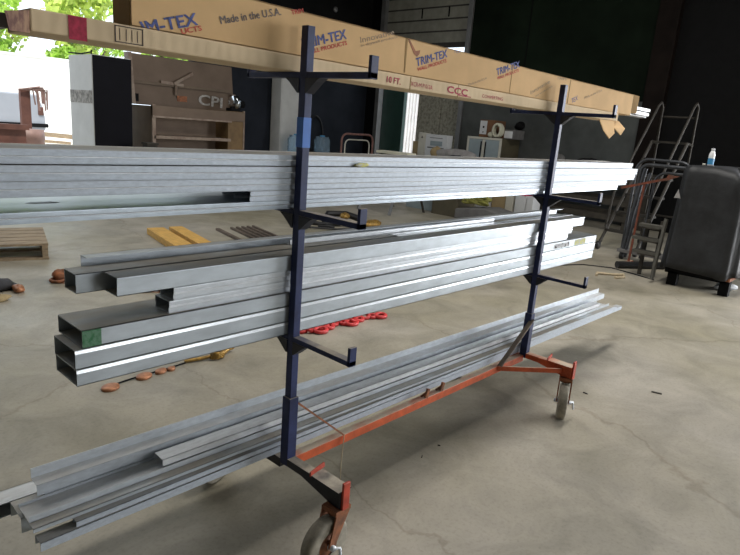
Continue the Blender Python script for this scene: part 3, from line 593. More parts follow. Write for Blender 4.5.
MB().prism([(0.533, 1.855), (0.545, 1.855), (0.545, 1.728), (0.538, 1.728)], 'y', UY - .001, UY).build('tear', 'kraft_in', ub)
MB().prism([(0.545, 1.853), (0.556, 1.852), (0.598, 1.815), (0.625, 1.822), (0.622, 1.808), (0.610, 1.796), (0.590, 1.803)], 'y', UY - .0012, UY).build('tear', 'rust', ub)
for xx, w_ in ((1.335, .004), (1.965, .006)): MB().box(xx, xx + w_, UY - .0009, UY, 1.724, 1.853).build('crease', 'kraft_in', ub)
for i, (ya, za) in enumerate(((0.058, 1.735), (0.064, 1.765), (0.094, 1.7265))):
    MB().box(2.2, 3.30 + 0.03 * i, ya, ya + 0.012, za, za + 0.024).box(2.2, 3.30 + 0.03 * i, ya, ya + 0.05, za, za + 0.004).build('plastic_trim', 'white_plastic', label=('front white trim strip poking out of the brown carton', 'upper white trim strip poking out of the brown carton', 'rear white trim strip poking out of the brown carton')[i], cat='trim', group='white trims in the carton')

#@@BACK
# ------------------------------------------------------------------ along the north opening
c = thing('steel_cabinet', 'tall grey steel cabinet with a face darkened as shade and a weathered pale side, by the opening', 'cabinet', (3.25, 8.95, 0))
MB().box(2.90, 3.54, 8.5, 9.4, 0, 2.27).build('body', 'cab_light', c, 0.01)
MB().box(2.91, 3.535, 8.485, 8.5, 0.02, 2.26).build('door', 'cab_shaded', c)
MB().box(2.892, 2.90, 8.53, 9.38, 1.52, 1.72).build('scuffed_band', 'scuff', c)
MB().tube([(2.9, 8.5, 2.27), (2.9, 8.5, 2.33)], 0.012, 6).tube([(2.9, 8.5, 2.3), (2.9, 8.9, 2.28), (2.9, 9.38, 2.31)], 0.012, 6).build('top_wire', 'black', c)
j = thing('tool_chest', 'big brown steel job site tool chest with its heavy lid raised', 'tool chest', (4.65, 8.6, 0))
X0, X1, Y0, Y1 = 3.745, 5.60, 8.2, 8.95
MB().box(X0, X0 + .03, Y0 + .03, Y1, 0.1, 1.56).build('side_panel', 'chest_dark', j, 0.004)
MB().box(X1 - .36, X1, Y0 + .01, Y1, 0.1, 1.58).build('side_panel', 'chest_ochre', j, 0.004)
MB().box(X0, X1, Y1 - .03, Y1, 0.1, 1.56).build('back_panel', 'chest', j)
MB().box(X0, X1, Y0, Y1, 0.1, 0.16).build('bottom_panel', 'chest', j)
MB().box(X0, X0 + .06, Y0, Y0 + .04, 0.1, 1.59).box(X1 - .03, X1, Y0, Y0 + .04, 0.1, 1.60).build('front_frame', 'chest_edge', j)
MB().box(X0, X1, Y0 - .005, Y0 + .05, 1.40, 1.57).build('top_rail', 'chest', j, 0.004)
MB().box(X0, X1 - .3, Y0 - .02, Y0 + .01, 1.375, 1.405).build('rail_edge', 'chest_edge', j)
for zz in (1.03, 0.62): MB().box(X0 + .03, X1 - .3, Y0, Y1 - .03, zz, zz + .05).build('shelf', 'chest_edge', j)
MB().box(X0 + .03, X1 - .36, Y0 + .42, Y0 + .45, 0.16, 1.56).build('inner_panel', 'chest', j)
ld = MB(); a = math.radians(8)
MB().prism([(Y1 - .02, 1.57), (Y1 + .03, 1.57), (Y1 + .14, 2.42), (Y1 + .09, 2.42)], 'x', X0 - .02, X1 + .25).build('lid', 'chest', j)
MB().prism([(Y1 - .18, 1.58), (Y1 - .02, 1.57), (Y1 + .11, 2.42), (Y1 - .05, 2.42)], 'x', X0 - .06, X0).build('lid_side', 'chest_edge', j)
MB().prism([(Y1 - .12, 1.58), (Y1 - .02, 1.57), (Y1 + .02, 1.9), (Y1 - .08, 1.9)], 'x', X1 + .16, X1 + .24).build('lid_side', 'chest_edge', j)
MB().bar((X0, Y1 + .02, 1.95), (X1 + .2, Y1 + .02, 1.95), 0.05, 0.05).build('lid_rib', 'chest_dark', j)
MB().bar((4.55, Y1 - .02, 1.98), (4.95, Y1 + .02, 2.2), 0.03, 0.05).bar((4.3, Y1, 1.99), (4.75, Y1, 1.97), 0.03, 0.05).bar((4.6, Y1 - .02, 1.97), (4.58, Y1 - .04, 1.78), 0.03, 0.05).build('lid_prop', 'chest_edge', j)
cp = MB()
w1 = writing('CPI', 5.06, 1.66, 0.52, 0.19, -0.06, Y1 - 0.012, 'chalk', j, 0.006, 'lettering')
MB().obox((4.72, Y1 - .005, 1.73), 0.2, 0.012, 0.10, 0).build('rust_patch', 'rust', j)
MB().box(X0 + .05, X0 + .11, Y1 - .06, Y1 - .02, 1.62, 1.75).build('hinge', 'black', j)
MB().obox((X0 - .11, 8.08, 0.95), 0.2, 0.2, 0.03, 0).box(X0 - .20, X0 - .02, 8.0, 8.16, 0, 0.93).build('side_table', 'dkwood', label='low dark stand between the steel cabinet and the tool chest', cat='stand')
gr = thing('bench_grinder', 'small chrome and black tool standing on the right corner of the tool chest', 'tool', (5.5, 8.4, 1.59))
MB().lathe([(0, -0.05), (0.11, -0.05), (0.13, -.03), (0.13, 0.03), (0.1, 0.05), (0, 0.05)], (5.50, 8.4, 1.74), 18, (1, 0.3, 0)).build('wheel_guard', 'chrome', gr)
MB().tube([(5.5, 8.4, 1.74), (5.72, 8.45, 1.72)], 0.07, 12).box(5.38, 5.59, 8.33, 8.5, 1.582, 1.64).tube([(5.5, 8.42, 1.62), (5.5, 8.42, 1.72)], 0.05, 10).build('motor', 'black', gr)
lk = thing('locker', 'tall pale grey steel locker against the slate wall', 'locker', (7.65, 9.7, 0))
MB().box(7.52, 8.12, 9.55, 9.9, 0, 2.5).build('body', 'lightgrey', lk, 0.008)
MB().box(7.54, 8.10, 9.535, 9.55, 0.08, 2.46).build('door', 'lightgrey', lk, 0.004)
MB().box(8.03, 8.06, 9.515, 9.535, 1.05, 1.2).build('handle', 'black', lk)
tb = thing('work_table', 'plain dark work table carrying two blue water jugs', 'table', (8.1, 9.2, 0))
MB().box(7.45, 8.95, 8.95, 9.45, 0.76, 0.80).build('tabletop', 'dkwood', tb, 0.004)
for xx in (7.5, 8.9):
    for yy in (9.0, 9.4): MB().box(xx - .03, xx + .03, yy - .03, yy + .03, 0, 0.76).build('leg', 'dkwood', tb)
for i, (xx, lbl) in enumerate(((7.72, 'left blue translucent water jug with black handle on the work table'), (8.52, 'right blue translucent water jug on the work table'))):
    wj = thing('water_jug', lbl, 'jug', (xx, 9.2, 0.80), 'blue water jugs')
    MB().lathe([(0, 0.002), (0.17, 0.002), (0.19, 0.02), (0.19, 0.14), (0.175, 0.16), (0.19, 0.18), (0.19, 0.30), (0.15, 0.35), (0.16, 0.38), (0, 0.38)], (xx, 9.2, 0.80), 20).build('bottle', 'jug', wj)
    MB().lathe([(0, 0.38), (0.06, 0.38), (0.06, 0.41), (0, 0.41)], (xx, 9.2, 0.80), 14).build('cap', 'bluebottle', wj)
    if i == 0: MB().tube([(xx + .02, 9.2, 1.22), (xx + .1, 9.18, 1.265), (xx + .2, 9.18, 1.255)], 0.025, 8).build('handle', 'black', wj)
ct = thing('platform_cart', 'flat cart with a rust red tube push handle, before the slate wall', 'cart', (8.5, 8.3, 0))
def arch(x0, x1, y, z0, z1, r=0.15, n=6):
    pts = [(x0, y, z0), (x0, y, z1 - r)]
    pts += [(x0 + r - r * math.cos(t), y, z1 - r + r * math.sin(t)) for t in [PI / 2 * i / n for i in range(1, n + 1)]]
    pts += [(x1 - r + r * math.sin(t), y, z1 - r + r * math.cos(t)) for t in [PI / 2 * i / n for i in range(0, n + 1)]]
    pts += [(x1, y, z0)]; return pts
MB().tube(arch(7.99, 8.98, 8.0, 0.2, 1.31), 0.022, 8).build('handle', 'tube_rust', ct)
MB().tube(arch(8.09, 8.86, 7.99, 0.25, 1.19, 0.12), 0.014, 8).build('inner_handle', 'cream', ct)
MB().box(7.95, 9.0, 8.0, 8.85, 0.17, 0.23).build('deck', 'dkwood', ct)
for xx in (8.05, 8.9):
    for yy in (8.1, 8.75): MB().lathe([(0, -.02), (0.08, -.02), (0.08, .02), (0, .02)], (xx, yy, 0.08), 14, (0, 1, 0)).tube([(xx, yy, .08), (xx, yy, .18)], .015, 6).build('caster', 'black_rubber', ct)
MB().tube([(9.0 + 0.45 * math.cos(t) * .6 - .1, 9.90, 1.1 + 0.55 * math.sin(t)) for t in [2 * PI * k / 24 for k in range(24)]], 0.025, 6, True).build('hose_loop', 'black_rubber', label='black hose loop hanging on the slate wall behind the red handled cart', cat='hose')
lt = MB().lathe([(0, 0), (0.06, 0), (0.065, 0.03), (0.04, 0.05), (0, 0.05)], (9.37, NY - 0.02, 4.17), 16, (0, -1, 0)).build('wall_cap', 'greyframe', label='small round grey cap high on the black wall above the cartons', cat='cap')
# stepladder
sl = thing('step_ladder', 'small aluminium stepladder with a broad cream top, before the roller door', 'ladder', (7.2, 5.75, 0))
MB().box(7.08, 7.34, 5.38, 6.14, 1.045, 1.095).build('top_cap', 'ivory', sl, 0.01)
for yy, yo in ((5.45, -0.12), (6.08, 0.12)):
    MB().bar((7.12, yy, 1.045), (6.72, yy + yo * .6, 0.0), 0.05, 0.03).build('leg', 'greyframe', sl)
    MB().bar((7.30, yy, 1.045), (7.72, yy + yo * .6, 0.0), 0.04, 0.025).build('leg', 'dkwood', sl)
for k in (1, 2):
    f = k / 3; MB().box(7.12 - .4 * (1 - f) - .05, 7.12 - .4 * (1 - f) + .06, 5.42, 6.1, 1.045 * f - .015, 1.045 * f + .012).build('step', 'greyframe', sl)

# ------------------------------------------------------------------ clutter by the east wall
def carton(name, lbl, x0, x1, y0, y1, z0, z1, m, cat='box', group=None, bev=0.005):
    return MB().box(x0, x1, y0, y1, z0, z1).build(name, m, bevel=bev, label=lbl, cat=cat, group=group)
# bench that carries the white carton and the cloth
bn = thing('work_bench', 'long low work bench of dark timber beneath the roller door', 'bench', (9.6, 6.3, 0))
MB().box(9.25, 9.82, 5.6, 7.35, 0.88, 0.93).build('top', 'dkwood', bn)
for xx in (9.3, 9.77):
    for yy in (5.66, 7.29): MB().box(xx - .04, xx + .04, yy - .04, yy + .04, 0, 0.88).build('leg', 'dkwood', bn)
wc = thing('carton', 'white carton with grey lettering and a cream side on the work bench', 'box', (9.75, 6.7, 0.93))
MB().box(9.61, 9.80, 6.37, 6.97, 0.93, 1.44).build('body', 'white_card', wc, 0.006)
MB().box(9.60, 9.80, 6.972, 7.17, 0.93, 1.46).build('side_box', 'cream', wc, 0.006)
MB().box(9.603, 9.61, 6.50, 6.83, 1.20, 1.30).build('logo', 'cabblue', wc)
MB().box(9.603, 9.61, 6.45, 6.90, 1.145, 1.165).box(9.603, 9.61, 6.5, 6.85, 1.36, 1.372).build('print_line', 'greybox', wc)
MB().lathe([(0, 0), (0.04, 0), (0.02, 0.008), (0, 0.008)], (9.60, 7.07, 1.36), 3, (-1, 0, 0)).build('mark', 'greybox', wc)
carton('carton', 'small beige carton beside the cream side of the white carton', 9.62, 9.80, 7.18, 7.34, 0.93, 1.26, 'tan')
cl = thing('cloth_heap', 'heap of grey and dark cloth lying on the front of the work bench', 'cloth', (9.4, 6.05, 0.93))
MB().blob((9.42, 6.0, 1.055), 0.16, 0.50, 0.12, 5, 0.18).build('grey_cloth', 'greycloth', cl)
MB().blob((9.36, 5.85, 1.0), 0.14, 0.30, 0.065, 9, 0.2).build('dark_cloth', 'dkcloth', cl)
MB().blob((9.35, 6.45, 1.06), 0.10, 0.10, 0.127, 11, 0.25).build('brown_rag', 'tan', cl)
MB().tube([(9.28, 5.75 + .16 * math.cos(t), 0.985 + .05 * math.sin(t)) for t in [PI * k / 8 for k in range(9)]], 0.012, 6).build('cord', 'cream', cl)
kb = thing('cabinet', 'pale blue grey two-door cabinet with cream frame and olive side', 'cabinet', (10.2, 5.6, 0))
MB().box(9.87, 10.6, 5.17, 6.02, 0.0, 1.465).build('body', 'olive_brown', kb, 0.004)
MB().box(9.85, 9.87, 5.17, 6.02, 1.425, 1.47).box(9.85, 9.87, 5.17, 5.22, 0, 1.43).box(9.85, 9.87, 5.97, 6.02, 0, 1.43).box(9.85, 9.87, 5.17, 6.02, 0, 0.06).build('front_frame', 'cream', kb)
for ya, yb_ in ((5.225, 5.56), (5.64, 5.965)): MB().box(9.848, 9.87, ya, yb_, 0.07, 1.42).build('door', 'cabblue', kb, 0.003)
MB().box(9.855, 9.868, 5.565, 5.635, 0.07, 1.42).build('centre_post', 'cream', kb)
for yy in (5.545, 5.655): MB().box(9.835, 9.85, yy - .012, yy + .012, 0.9, 1.38).build('handle', 'black', kb)
bb = thing('carton', 'brown carton with a white end label on top of the pale cabinet', 'box', (10.2, 5.65, 1.47))
MB().box(10.0, 10.45, 5.48, 5.84, 1.47, 1.83).build('body', 'cardbrown', bb, 0.005)
MB().box(9.994, 10.0, 5.66, 5.83, 1.53, 1.81).build('label_sheet', 'white_card', bb)
MB().box(9.990, 9.994, 5.72, 5.76, 1.66, 1.70).box(9.990, 9.994, 5.73, 5.75, 1.56, 1.59).build('print_mark', 'black', bb)
hc = thing('hose_coil', 'cream coiled hose lying on the pale cabinet', 'hose', (10.0, 5.36, 1.47))
mb = MB()
for k in range(4): mb.tube([(9.90 + 0.03 * k, 5.35 + (0.09 + .01 * (k % 2)) * math.cos(t), 1.63 + 0.125 * math.sin(t)) for t in [2 * PI * i / 18 for i in range(18)]], 0.028, 8, True)
mb.blob((9.93, 5.50, 1.53), 0.05, 0.07, 0.058, 2, .1); mb.build('coil', 'ivory', hc)
pw = thing('carton', 'grey box with white label at the right end of the cabinet top', 'box', (10.2, 5.25, 1.47))
MB().box(10.03, 10.5, 5.03, 5.235, 1.47, 1.66).build('body', 'greybox', pw, 0.005)
MB().box(10.022, 10.03, 5.04, 5.23, 1.49, 1.63).build('label_sheet', 'white_card', pw)
MB().blob((10.4, 5.10, 1.75), 0.09, 0.12, 0.087, 3, .2).build('bag', 'black', label='black lump lying on the boxes behind the hose coil', cat='bag')  # rounded black lump filling the dark area behind the coil
# things on the floor in front of the cabinet, seen between the tiers
carton('panel_sheet', 'blue grey sheet leaning on the stepladder side of the brown floor carton', 8.05, 8.12, 5.35, 6.1, 0, 0.42, 'cabblue', 'sheet')
carton('carton', 'drab brown carton on the floor left of the yellow hose', 7.85, 8.4, 4.72, 5.30, 0, 0.5, 'olive_brown')
gb = thing('equipment_case', 'low grey rounded equipment case with yellow hose heaped on it', 'case', (8.05, 4.2, 0))
MB().prism([(3.72, 0), (4.70, 0), (4.70, 0.18), (4.62, 0.20), (4.1, 0.27), (3.80, 0.22), (3.72, 0.12)], 'x', 7.75, 8.3).build('case', 'greybox', gb, 0.02)
mb = MB()
for k in range(5):
    mb.tube([(7.9 + .05 * k + .05 * math.sin(3 * t + k), 4.38 + (0.26 - .02 * k) * math.cos(t), 0.33 + .02 * k + 0.03 * math.sin(2 * t + k)) for t in [2 * PI * i / 22 for i in range(22)]], 0.022, 6, True)
mb.build('hose', 'olive', label='olive yellow hose heaped on the grey case', cat='hose')
carton('carton', 'pale paper wrapped box behind the grey case', 8.75, 9.1, 4.70, 4.90, 0, 0.53, 'white_card')
carton('carton', 'tan carton on the floor beside the white binders', 8.95, 9.35, 4.38, 4.68, 0, 0.50, 'tan')
carton('carton', 'cream upright carton next to the tan floor carton', 8.92, 9.3, 4.20, 4.36, 0, 0.52, 'cream')
carton('binder_box', 'white upright box with a red top edge on the floor near the far post', 8.92, 9.25, 3.95, 4.155, 0, 0.46, 'white_card')
carton('red_case', 'red flat case lying on the white upright box', 8.93, 9.24, 3.96, 4.15, 0.462, 0.505, 'ink_crimson', 'case')
carton('binder_box', 'narrow white box right of the white upright box', 8.95, 9.25, 3.80, 3.935, 0, 0.45, 'white_card')
# steel stock rack against the east wall
sr = thing('stock_rack', 'low dark timber and steel stock rack along the dark wall', 'rack', (10.0, 3.4, 0))
for yy in (4.05, 2.3):
    for xx in (9.6, 10.35): MB().box(xx - .05, xx + .05, yy - .05, yy + .05, 0, 1.05).build('post', 'dkwood', sr)
for zz in (0.25, 0.52, 0.95):
    for xx in (9.55, 10.4): MB().box(xx - .03, xx + .03, 2.2, 4.4, zz - .05, zz + .05).build('rail', 'dkwood', sr)
for i in range(4): MB().tube([(9.75 + .15 * i, 2.0, 1.03), (9.75 + .15 * i, 4.4, 1.03)], 0.03, 8).build('pipe', 'tube_brown', label='dull steel pipe lying on the stock rack, %s from the wall side' % ['fourth', 'third', 'second', 'first'][i], cat='pipe', group='pipes on the stock rack')
bg_ = MB().blob((10.0, 3.95, 1.165), 0.10, 0.13, 0.085, 6, .3); bg_.build('plastic_bag', 'greybox', label='crumpled grey bag lying on the pipes of the stock rack', cat='bag')
bg_ = MB().blob((10.0, 3.3, 1.15), 0.2, 0.3, 0.085, 8, .2); bg_.build('plastic_bag', 'black', label='black bag lying on the pipes right of the crumpled grey bag', cat='bag')
# rolling safety ladder
ra = thing('rolling_ladder', 'tall brown tubular rolling safety ladder beside the black covered machine', 'ladder', (8.0, 1.55, 0))
def lerp(a, b, f): return tuple(a[i] + (b[i] - a[i]) * f for i in range(3))
BL, BR = (7.55, 1.90, 0.10), (7.45, 1.32, 0.10); TL_, TR_ = (8.45, 1.72, 1.62), (8.45, 1.22, 1.62)
for a_, b_ in ((BL, TL_), (BR, TR_)):
    MB().tube([a_, b_], 0.024, 8).build('stringer', 'tube_brown', ra)
    top = lerp(a_, b_, 1.0); h0 = lerp(a_, b_, 0.12)
    MB().tube([(h0[0] - .05, h0[1], h0[2] + .02), (h0[0] + .05, h0[1], h0[2] + .55), (top[0] + .0, top[1], top[2] + .52), (top[0] + .1, top[1], top[2] + .58), (top[0] + .2, top[1], top[2] + .52), (top[0] + .3, top[1], 0.1)], 0.018, 8).build('handrail', 'tube_brown', ra)
    MB().tube([(top[0], top[1], top[2]), (top[0] + .27, top[1], top[2] - .02)], 0.02, 8).build('stringer', 'tube_brown', ra)
for k in range(6):
    f = 0.12 + k * 0.176; p0 = lerp(BL, TL_, f); p1 = lerp(BR, TR_, f)
    MB().bar((p0[0] + .06, p0[1], p0[2]), (p1[0] + .06, p1[1], p1[2]), 0.16, 0.03).build('step', 'tube_brown', ra)
MB().tube([(8.72, 1.72, 2.0), (8.72, 1.22, 2.0)], 0.016, 6).tube([(8.74, 1.72, 0.5), (8.74, 1.22, 0.5)], 0.016, 6).build('cross_tube', 'tube_brown', ra)
for q in ((7.5, 1.9), (7.42, 1.32), (8.75, 1.72), (8.75, 1.22)): MB().lathe([(0, -.02), (0.06, -.02), (0.06, .02), (0, .02)], (q[0], q[1], 0.06), 14, (0, 1, 0)).build('caster', 'black_rubber', ra)
# grey tubular trolley with looped handles
tr = thing('tube_trolley', 'grey tubular trolley with double looped handles, before the rolling ladder', 'trolley', (7.1, 1.1, 0))
def loop(x, ya, yb_, z0, z1, r):
    pts = [(x, ya, z0)]; n = 6
    pts += [(x, ya - r + r * math.cos(t), z1 - r + r * math.sin(t)) for t in [PI / 2 * i / n for i in range(0, n + 1)]]
    pts += [(x, yb_ + r - r * math.sin(t), z1 - r + r * math.cos(t)) for t in [PI / 2 * i / n for i in range(0, n + 1)]]
    pts += [(x, yb_, z0)]; return pts
MB().tube(loop(7.2, 1.44, 0.74, 0.06, 1.37, 0.16), 0.020, 8).build('handle', 'tube_grey', tr)
MB().tube(loop(7.15, 1.36, 0.70, 0.06, 1.30, 0.10), 0.026, 8).build('handle', 'tube_grey', tr)
MB().tube(loop(7.05, 1.13, 0.66, 0.06, 1.22, 0.15), 0.018, 8).build('handle', 'tube_grey', tr)
MB().box(7.02, 7.30, 0.66, 1.44, 0.10, 0.14).build('deck', 'greybox', tr)
MB().tube([(7.1, 1.38, 0.1), (7.12, 1.36, 0.6), (7.15, 1.30, 1.25)], 0.03, 8).tube([(7.05, 1.33, 0.1), (7.08, 1.30, 0.6), (7.12, 1.22, 1.2)], 0.02, 8).build('hose', 'tube_grey', tr)
for q in ((7.07, .75), (7.07, 1.38), (7.25, .72), (7.25, 1.4)): MB().lathe([(0, -.02), (0.05, -.02), (0.05, .02), (0, .02)], (q[0], q[1], 0.05), 12, (0, 1, 0)).build('caster', 'black_rubber', tr)
og = thing('pipe_stand', 'orange steel pipe stand with a T-shaped head beside the grey trolley', 'stand', (6.85, 1.2, 0))
MB().bar((6.83, 1.46, 0.98), (6.85, 0.88, 1.17), 0.022, 0.03).prism([(0.93, 1.13), (0.91, 1.21), (0.78, 1.20)], 'x', 6.83, 6.87).build('head', 'dull_orange', og)
MB().bar((6.85, 1.20, 0.0), (6.85, 1.18, 1.06), 0.022, 0.024, (0, 1, 0)).build('upright', 'dull_orange', og)
MB().box(6.70, 6.98, 1.18, 1.22, 0, 0.03).build('base_foot', 'orange', og)
tq = thing('trestle', 'low dark trestle holding three pale slats beside the black covered machine', 'trestle', (6.25, 0.78, 0))
for yy in (0.70, 0.86):
    MB().box(6.27, 6.31, yy - .02, yy + .02, 0, 0.68).build('post', 'dkwood', tq)
for zz_ in (0.28, 0.44, 0.60): MB().box(6.13, 6.31, 0.68, 0.88, zz_ - .012, zz_ + .004).build('rung', 'dkwood', tq)
for i, (zz, ya, yb_) in enumerate(((0.302, 0.94, 0.64), (0.462, 0.97, 0.64), (0.622, 0.92, 0.64))):
    MB().bar((6.18, ya, zz), (6.19, yb_, zz), 0.11, 0.035).build('slat', 'paleslat', label=('pale slat lowest of the three wedged beside the black covered machine', 'pale slat in the middle of the three beside the black covered machine', 'pale slat topmost of the three beside the black covered machine')[i], cat='slat', group='pale slats by the covered machine')
MB().tube([(6.36, 1.17, 0.046), (6.95, 0.78, 0.046)], 0.045, 14).build('tube_length', 'black_rubber', label='thick black tube lying on the floor before the trolley', cat='tube')
# machine under the black cover
mc = thing('covered_machine', 'bulky machine under a black tarpaulin at the right edge', 'machine', (6.7, 0.1, 0))
TX0, TX1, TY0, TY1 = 5.97, 7.7, -0.20, 0.57
n = 26; m_ = 16; vs = []; fs = []
ring = []
def sup(t, a, b, e=0.30):
    cx = math.copysign(abs(math.cos(t)) ** e, math.cos(t)); cy = math.copysign(abs(math.sin(t)) ** e, math.sin(t)); return a * cx, b * cy
NU = 64
rnd = random.Random(5)
prof = [(1.045, 0.20), (1.035, 0.28), (1.02, 0.5), (1.00, 0.75), (0.985, 1.0), (0.98, 1.2), (0.975, 1.29), (0.955, 1.34), (0.90, 1.365), (0.6, 1.375), (0.2, 1.38), (0.0, 1.38)]
for k, (s_, z_) in enumerate(prof):
    for i in range(NU):
        t = 2 * PI * i / NU; x, y = sup(t, (TX1 - TX0) / 2, (TY1 - TY0) / 2)
        fold = 1 + (0.012 + 0.03 * max(0, (0.9 - z_))) * math.sin(9 * t + 1.0 + 0.8 * z_) * (1 if k < 9 else 0.2) + 0.008 * math.sin(23 * t)
        cn = max(0, -math.cos(t)) * max(0, -math.sin(t)) * 2
        zz = z_ - (0.05 * max(0, x) if z_ > 1.15 else 0) - (0.16 * cn * s_ if z_ > 1.15 else 0) + (0.02 * math.sin(5 * t) if k == 0 else 0)
        vs.append(((TX0 + TX1) / 2 + x * s_ * fold, (TY0 + TY1) / 2 + y * s_ * fold, zz))
for k in range(len(prof) - 1):
    for i in range(NU): fs.append((k * NU + i, k * NU + (i + 1) % NU, (k + 1) * NU + (i + 1) % NU, (k + 1) * NU + i))
tp = MB().add(vs, fs, True).build('tarp', 'tarp', mc); s2 = tp.modifiers.new('thick', 'SOLIDIFY'); s2.thickness = 0.006
MB().box(TX0 + .08, TX1 - .1, TY0 + .06, TY1 - .06, 0.14, 1.26).build('body', 'black', mc)
MB().box(TX0 + .05, TX1 - .1, TY0 + .03, TY0 + .07, 0.17, 0.21).build('skid', 'rust', mc)
for q in ((6.1, 0.42), (6.1, -0.12), (7.5, 0.42), (7.5, -0.12)): MB().box(q[0] - .05, q[0] + .05, q[1] - .05, q[1] + .05, 0, 0.16).build('leg', 'black', mc)
MB().bar((5.93, 0.60, 0.04), (6.0, 0.585, 0.75), 0.03, 0.04).build('side_bar', 'paleslat', mc)
MB().add([(5.955, 0.54, 1.0), (5.955, 0.51, 1.1), (5.95, 0.47, 1.0)], [(0, 1, 2)]).build('patch', 'greycloth', mc).modifiers.new('thick', 'SOLIDIFY').thickness = 0.004
bt = thing('spray_bottle', 'white bottle with blue label standing on the black tarpaulin', 'bottle', (6.6, 0.41, 1.385))
zb = 1.372
MB().lathe([(0, 0), (0.030, 0), (0.034, 0.006), (0.034, 0.09), (0.033, 0.125), (0.024, 0.16), (0.018, 0.168), (0.018, 0.176), (0, 0.176)], (6.6, 0.405, zb), 18).build('body', 'white_plastic', bt)
MB().lathe([(0.0346, 0.015), (0.0346, 0.085)], (6.6, 0.405, zb), 18).build('label_band', 'bluebottle', bt)
MB().lathe([(0, 0.174), (0.020, 0.174), (0.020, 0.196), (0, 0.196)], (6.6, 0.405, zb), 14).build('cap', 'white_card', bt)
MB().lathe([(0, 0), (0.018, 0), (0.018, 0.02), (0, 0.02)], (6.58, 0.465, zb), 12).build('bottle_cap', 'cream', label='small cream cap lying beside the white bottle on the tarpaulin', cat='cap')
MB().blob((6.45, -0.05, 0.03), 0.11, 0.10, 0.035, 9, .35).build('paper_scrap', 'white_card', label='crumpled white paper under the front edge of the covered machine', cat='paper')

# ------------------------------------------------------------------ things lying on the floor
def pallet(lbl, loc, rz, L_, W_, m, nb, h=0.13):
    t = thing('pallet', lbl, 'pallet', loc, None); Mx = Matrix.Translation(Vector(loc)) @ Matrix.Rotation(rz, 4, 'Z')
    for i in range(nb):
        y = -W_ / 2 + W_ * (i + .5) / nb; MB().box(-L_ / 2, L_ / 2, y - W_ / nb * .45, y + W_ / nb * .45, h - .022, h).xf(Mx).build('deck_board', m, t)
    for x in (-L_ / 2 + .03, 0, L_ / 2 - .03): MB().box(x - .025, x + .025, -W_ / 2, W_ / 2, 0.02, h - .022).xf(Mx).build('stringer', m, t)
    for y in (-W_ / 2 + .05, 0, W_ / 2 - .05): MB().box(-L_ / 2, L_ / 2, y - .045, y + .045, 0, 0.02).xf(Mx).build('base_board', m, t)
    return t
pallet('grey weathered wooden pallet on the floor at the left edge', (0.36, 5.22, 0), -0.28, 1.15, 0.9, 'wood', 5, 0.16)
Mx_ = None
for i, (a0, a1, w_) in enumerate((((2.32, 5.42), (2.00, 3.9), 0.21), ((2.585, 5.40), (2.27, 3.9), 0.17))):
    MB().bar((a0[0], a0[1], 0.04), (a1[0], a1[1], 0.04), w_, 0.08).build('plank', 'wood_yellow', bevel=0.004, label=('left yellow pine plank of the pair on the floor', 'right yellow pine plank of the pair on the floor')[i], cat='plank', group='yellow planks')
for i in range(6):
    x0 = 3.16 + 0.09 * i + (0 if i == 0 else 0.13)
    MB().bar((x0, 5.33, 0.015), (x0 - 0.17, 4.55, 0.015), 0.05 if i == 0 else 0.03, 0.03).build('steel_bar', 'brownmetal', label='dull steel bar lying on the floor, %s of the six beside the yellow planks' % ['leftmost', 'second', 'third', 'fourth', 'fifth', 'rightmost'][i], cat='bar', group='bars on the floor')
# black straps and hooks behind the middle near arm
hs = MB()
hs.tube([(4.55, 5.4, 0.06), (4.8, 5.05, 0.02), (5.0, 4.85, 0.05)], 0.035, 8)
hs.tube([(4.6 + .6 * i / 10, 4.9 - .2 * math.sin(i * .9) , 0.03 + .02 * math.sin(i)) for i in range(11)], 0.022, 8)
hs.tube([(5.0, 5.2, 0.03), (5.2, 5.35, 0.12), (5.4, 5.15, 0.13), (5.5, 4.9, 0.08), (5.4, 4.7, 0.02)], 0.05, 8)
hs.tube([(4.1, 4.75, 0.02), (4.4, 4.9, 0.03), (4.7, 4.6, 0.03), (5.2, 4.5, 0.02), (4.6, 4.35, 0.02), (4.2, 4.5, 0.03)], 0.018, 6)
sp = hs.build('strap_heap', 'black_rubber', label='heap of black straps on the floor behind the near post', cat='straps')
MB().blob((5.28, 5.05, 0.12), 0.10, 0.08, 0.05, 2, .2).build('hook', 'gold', sp, label='ochre hook')
MB().blob((5.45, 4.62, 0.05), 0.16, 0.08, 0.06, 4, .25).build('hook', 'gold', sp, label='ochre hook')
# hoist chains under the middle tier
def ringlink(mb, c, R, r, rx, rz):
    Rm = Matrix.Rotation(rz, 3, 'Z') @ Matrix.Rotation(rx, 3, 'X')
    mb.tube([Vector(c) + Rm @ Vector((R * 1.15 * math.cos(t), R * .85 * math.sin(t), 0)) for t in [2 * PI * k / 20 for k in range(20)]], r, 8, True)
rc = thing('hoist_chain', 'bright red painted chain of thick rings lying on the floor', 'chain', (1.85, 1.56, 0))
for (x, y, R, rx, rz, z_) in ((1.47, 1.62, .030, .1, .2, .012), (1.53, 1.60, .034, .5, .9, .02), (1.585, 1.535, .040, .12, .1, .016), (1.64, 1.58, .034, .5, -.4, .022), (1.70, 1.57, .034, .15, .6, .014), (1.78, 1.60, .030, .5, .3, .02), (1.86, 1.575, .030, .1, .8, .012), (1.90, 1.525, .038, .1, .0, .015), (1.96, 1.56, .034, .45, .7, .02), (2.02, 1.56, .03, .15, .3, .013), (2.10, 1.575, .028, .5, -.5, .02), (2.17, 1.555, .030, .1, .2, .013), (2.235, 1.52, .038, .1, .1, .015)):
    ringlink_mb = MB(); ringlink(ringlink_mb, (x, y, z_ + .003), R * 1.15, 0.015, rx, rz); ringlink_mb.build('link', 'redlink', rc)
gc = thing('hook_chain', 'copper brown chain with flat oval hooks lying on the floor', 'chain', (0.15, 1.54, 0))
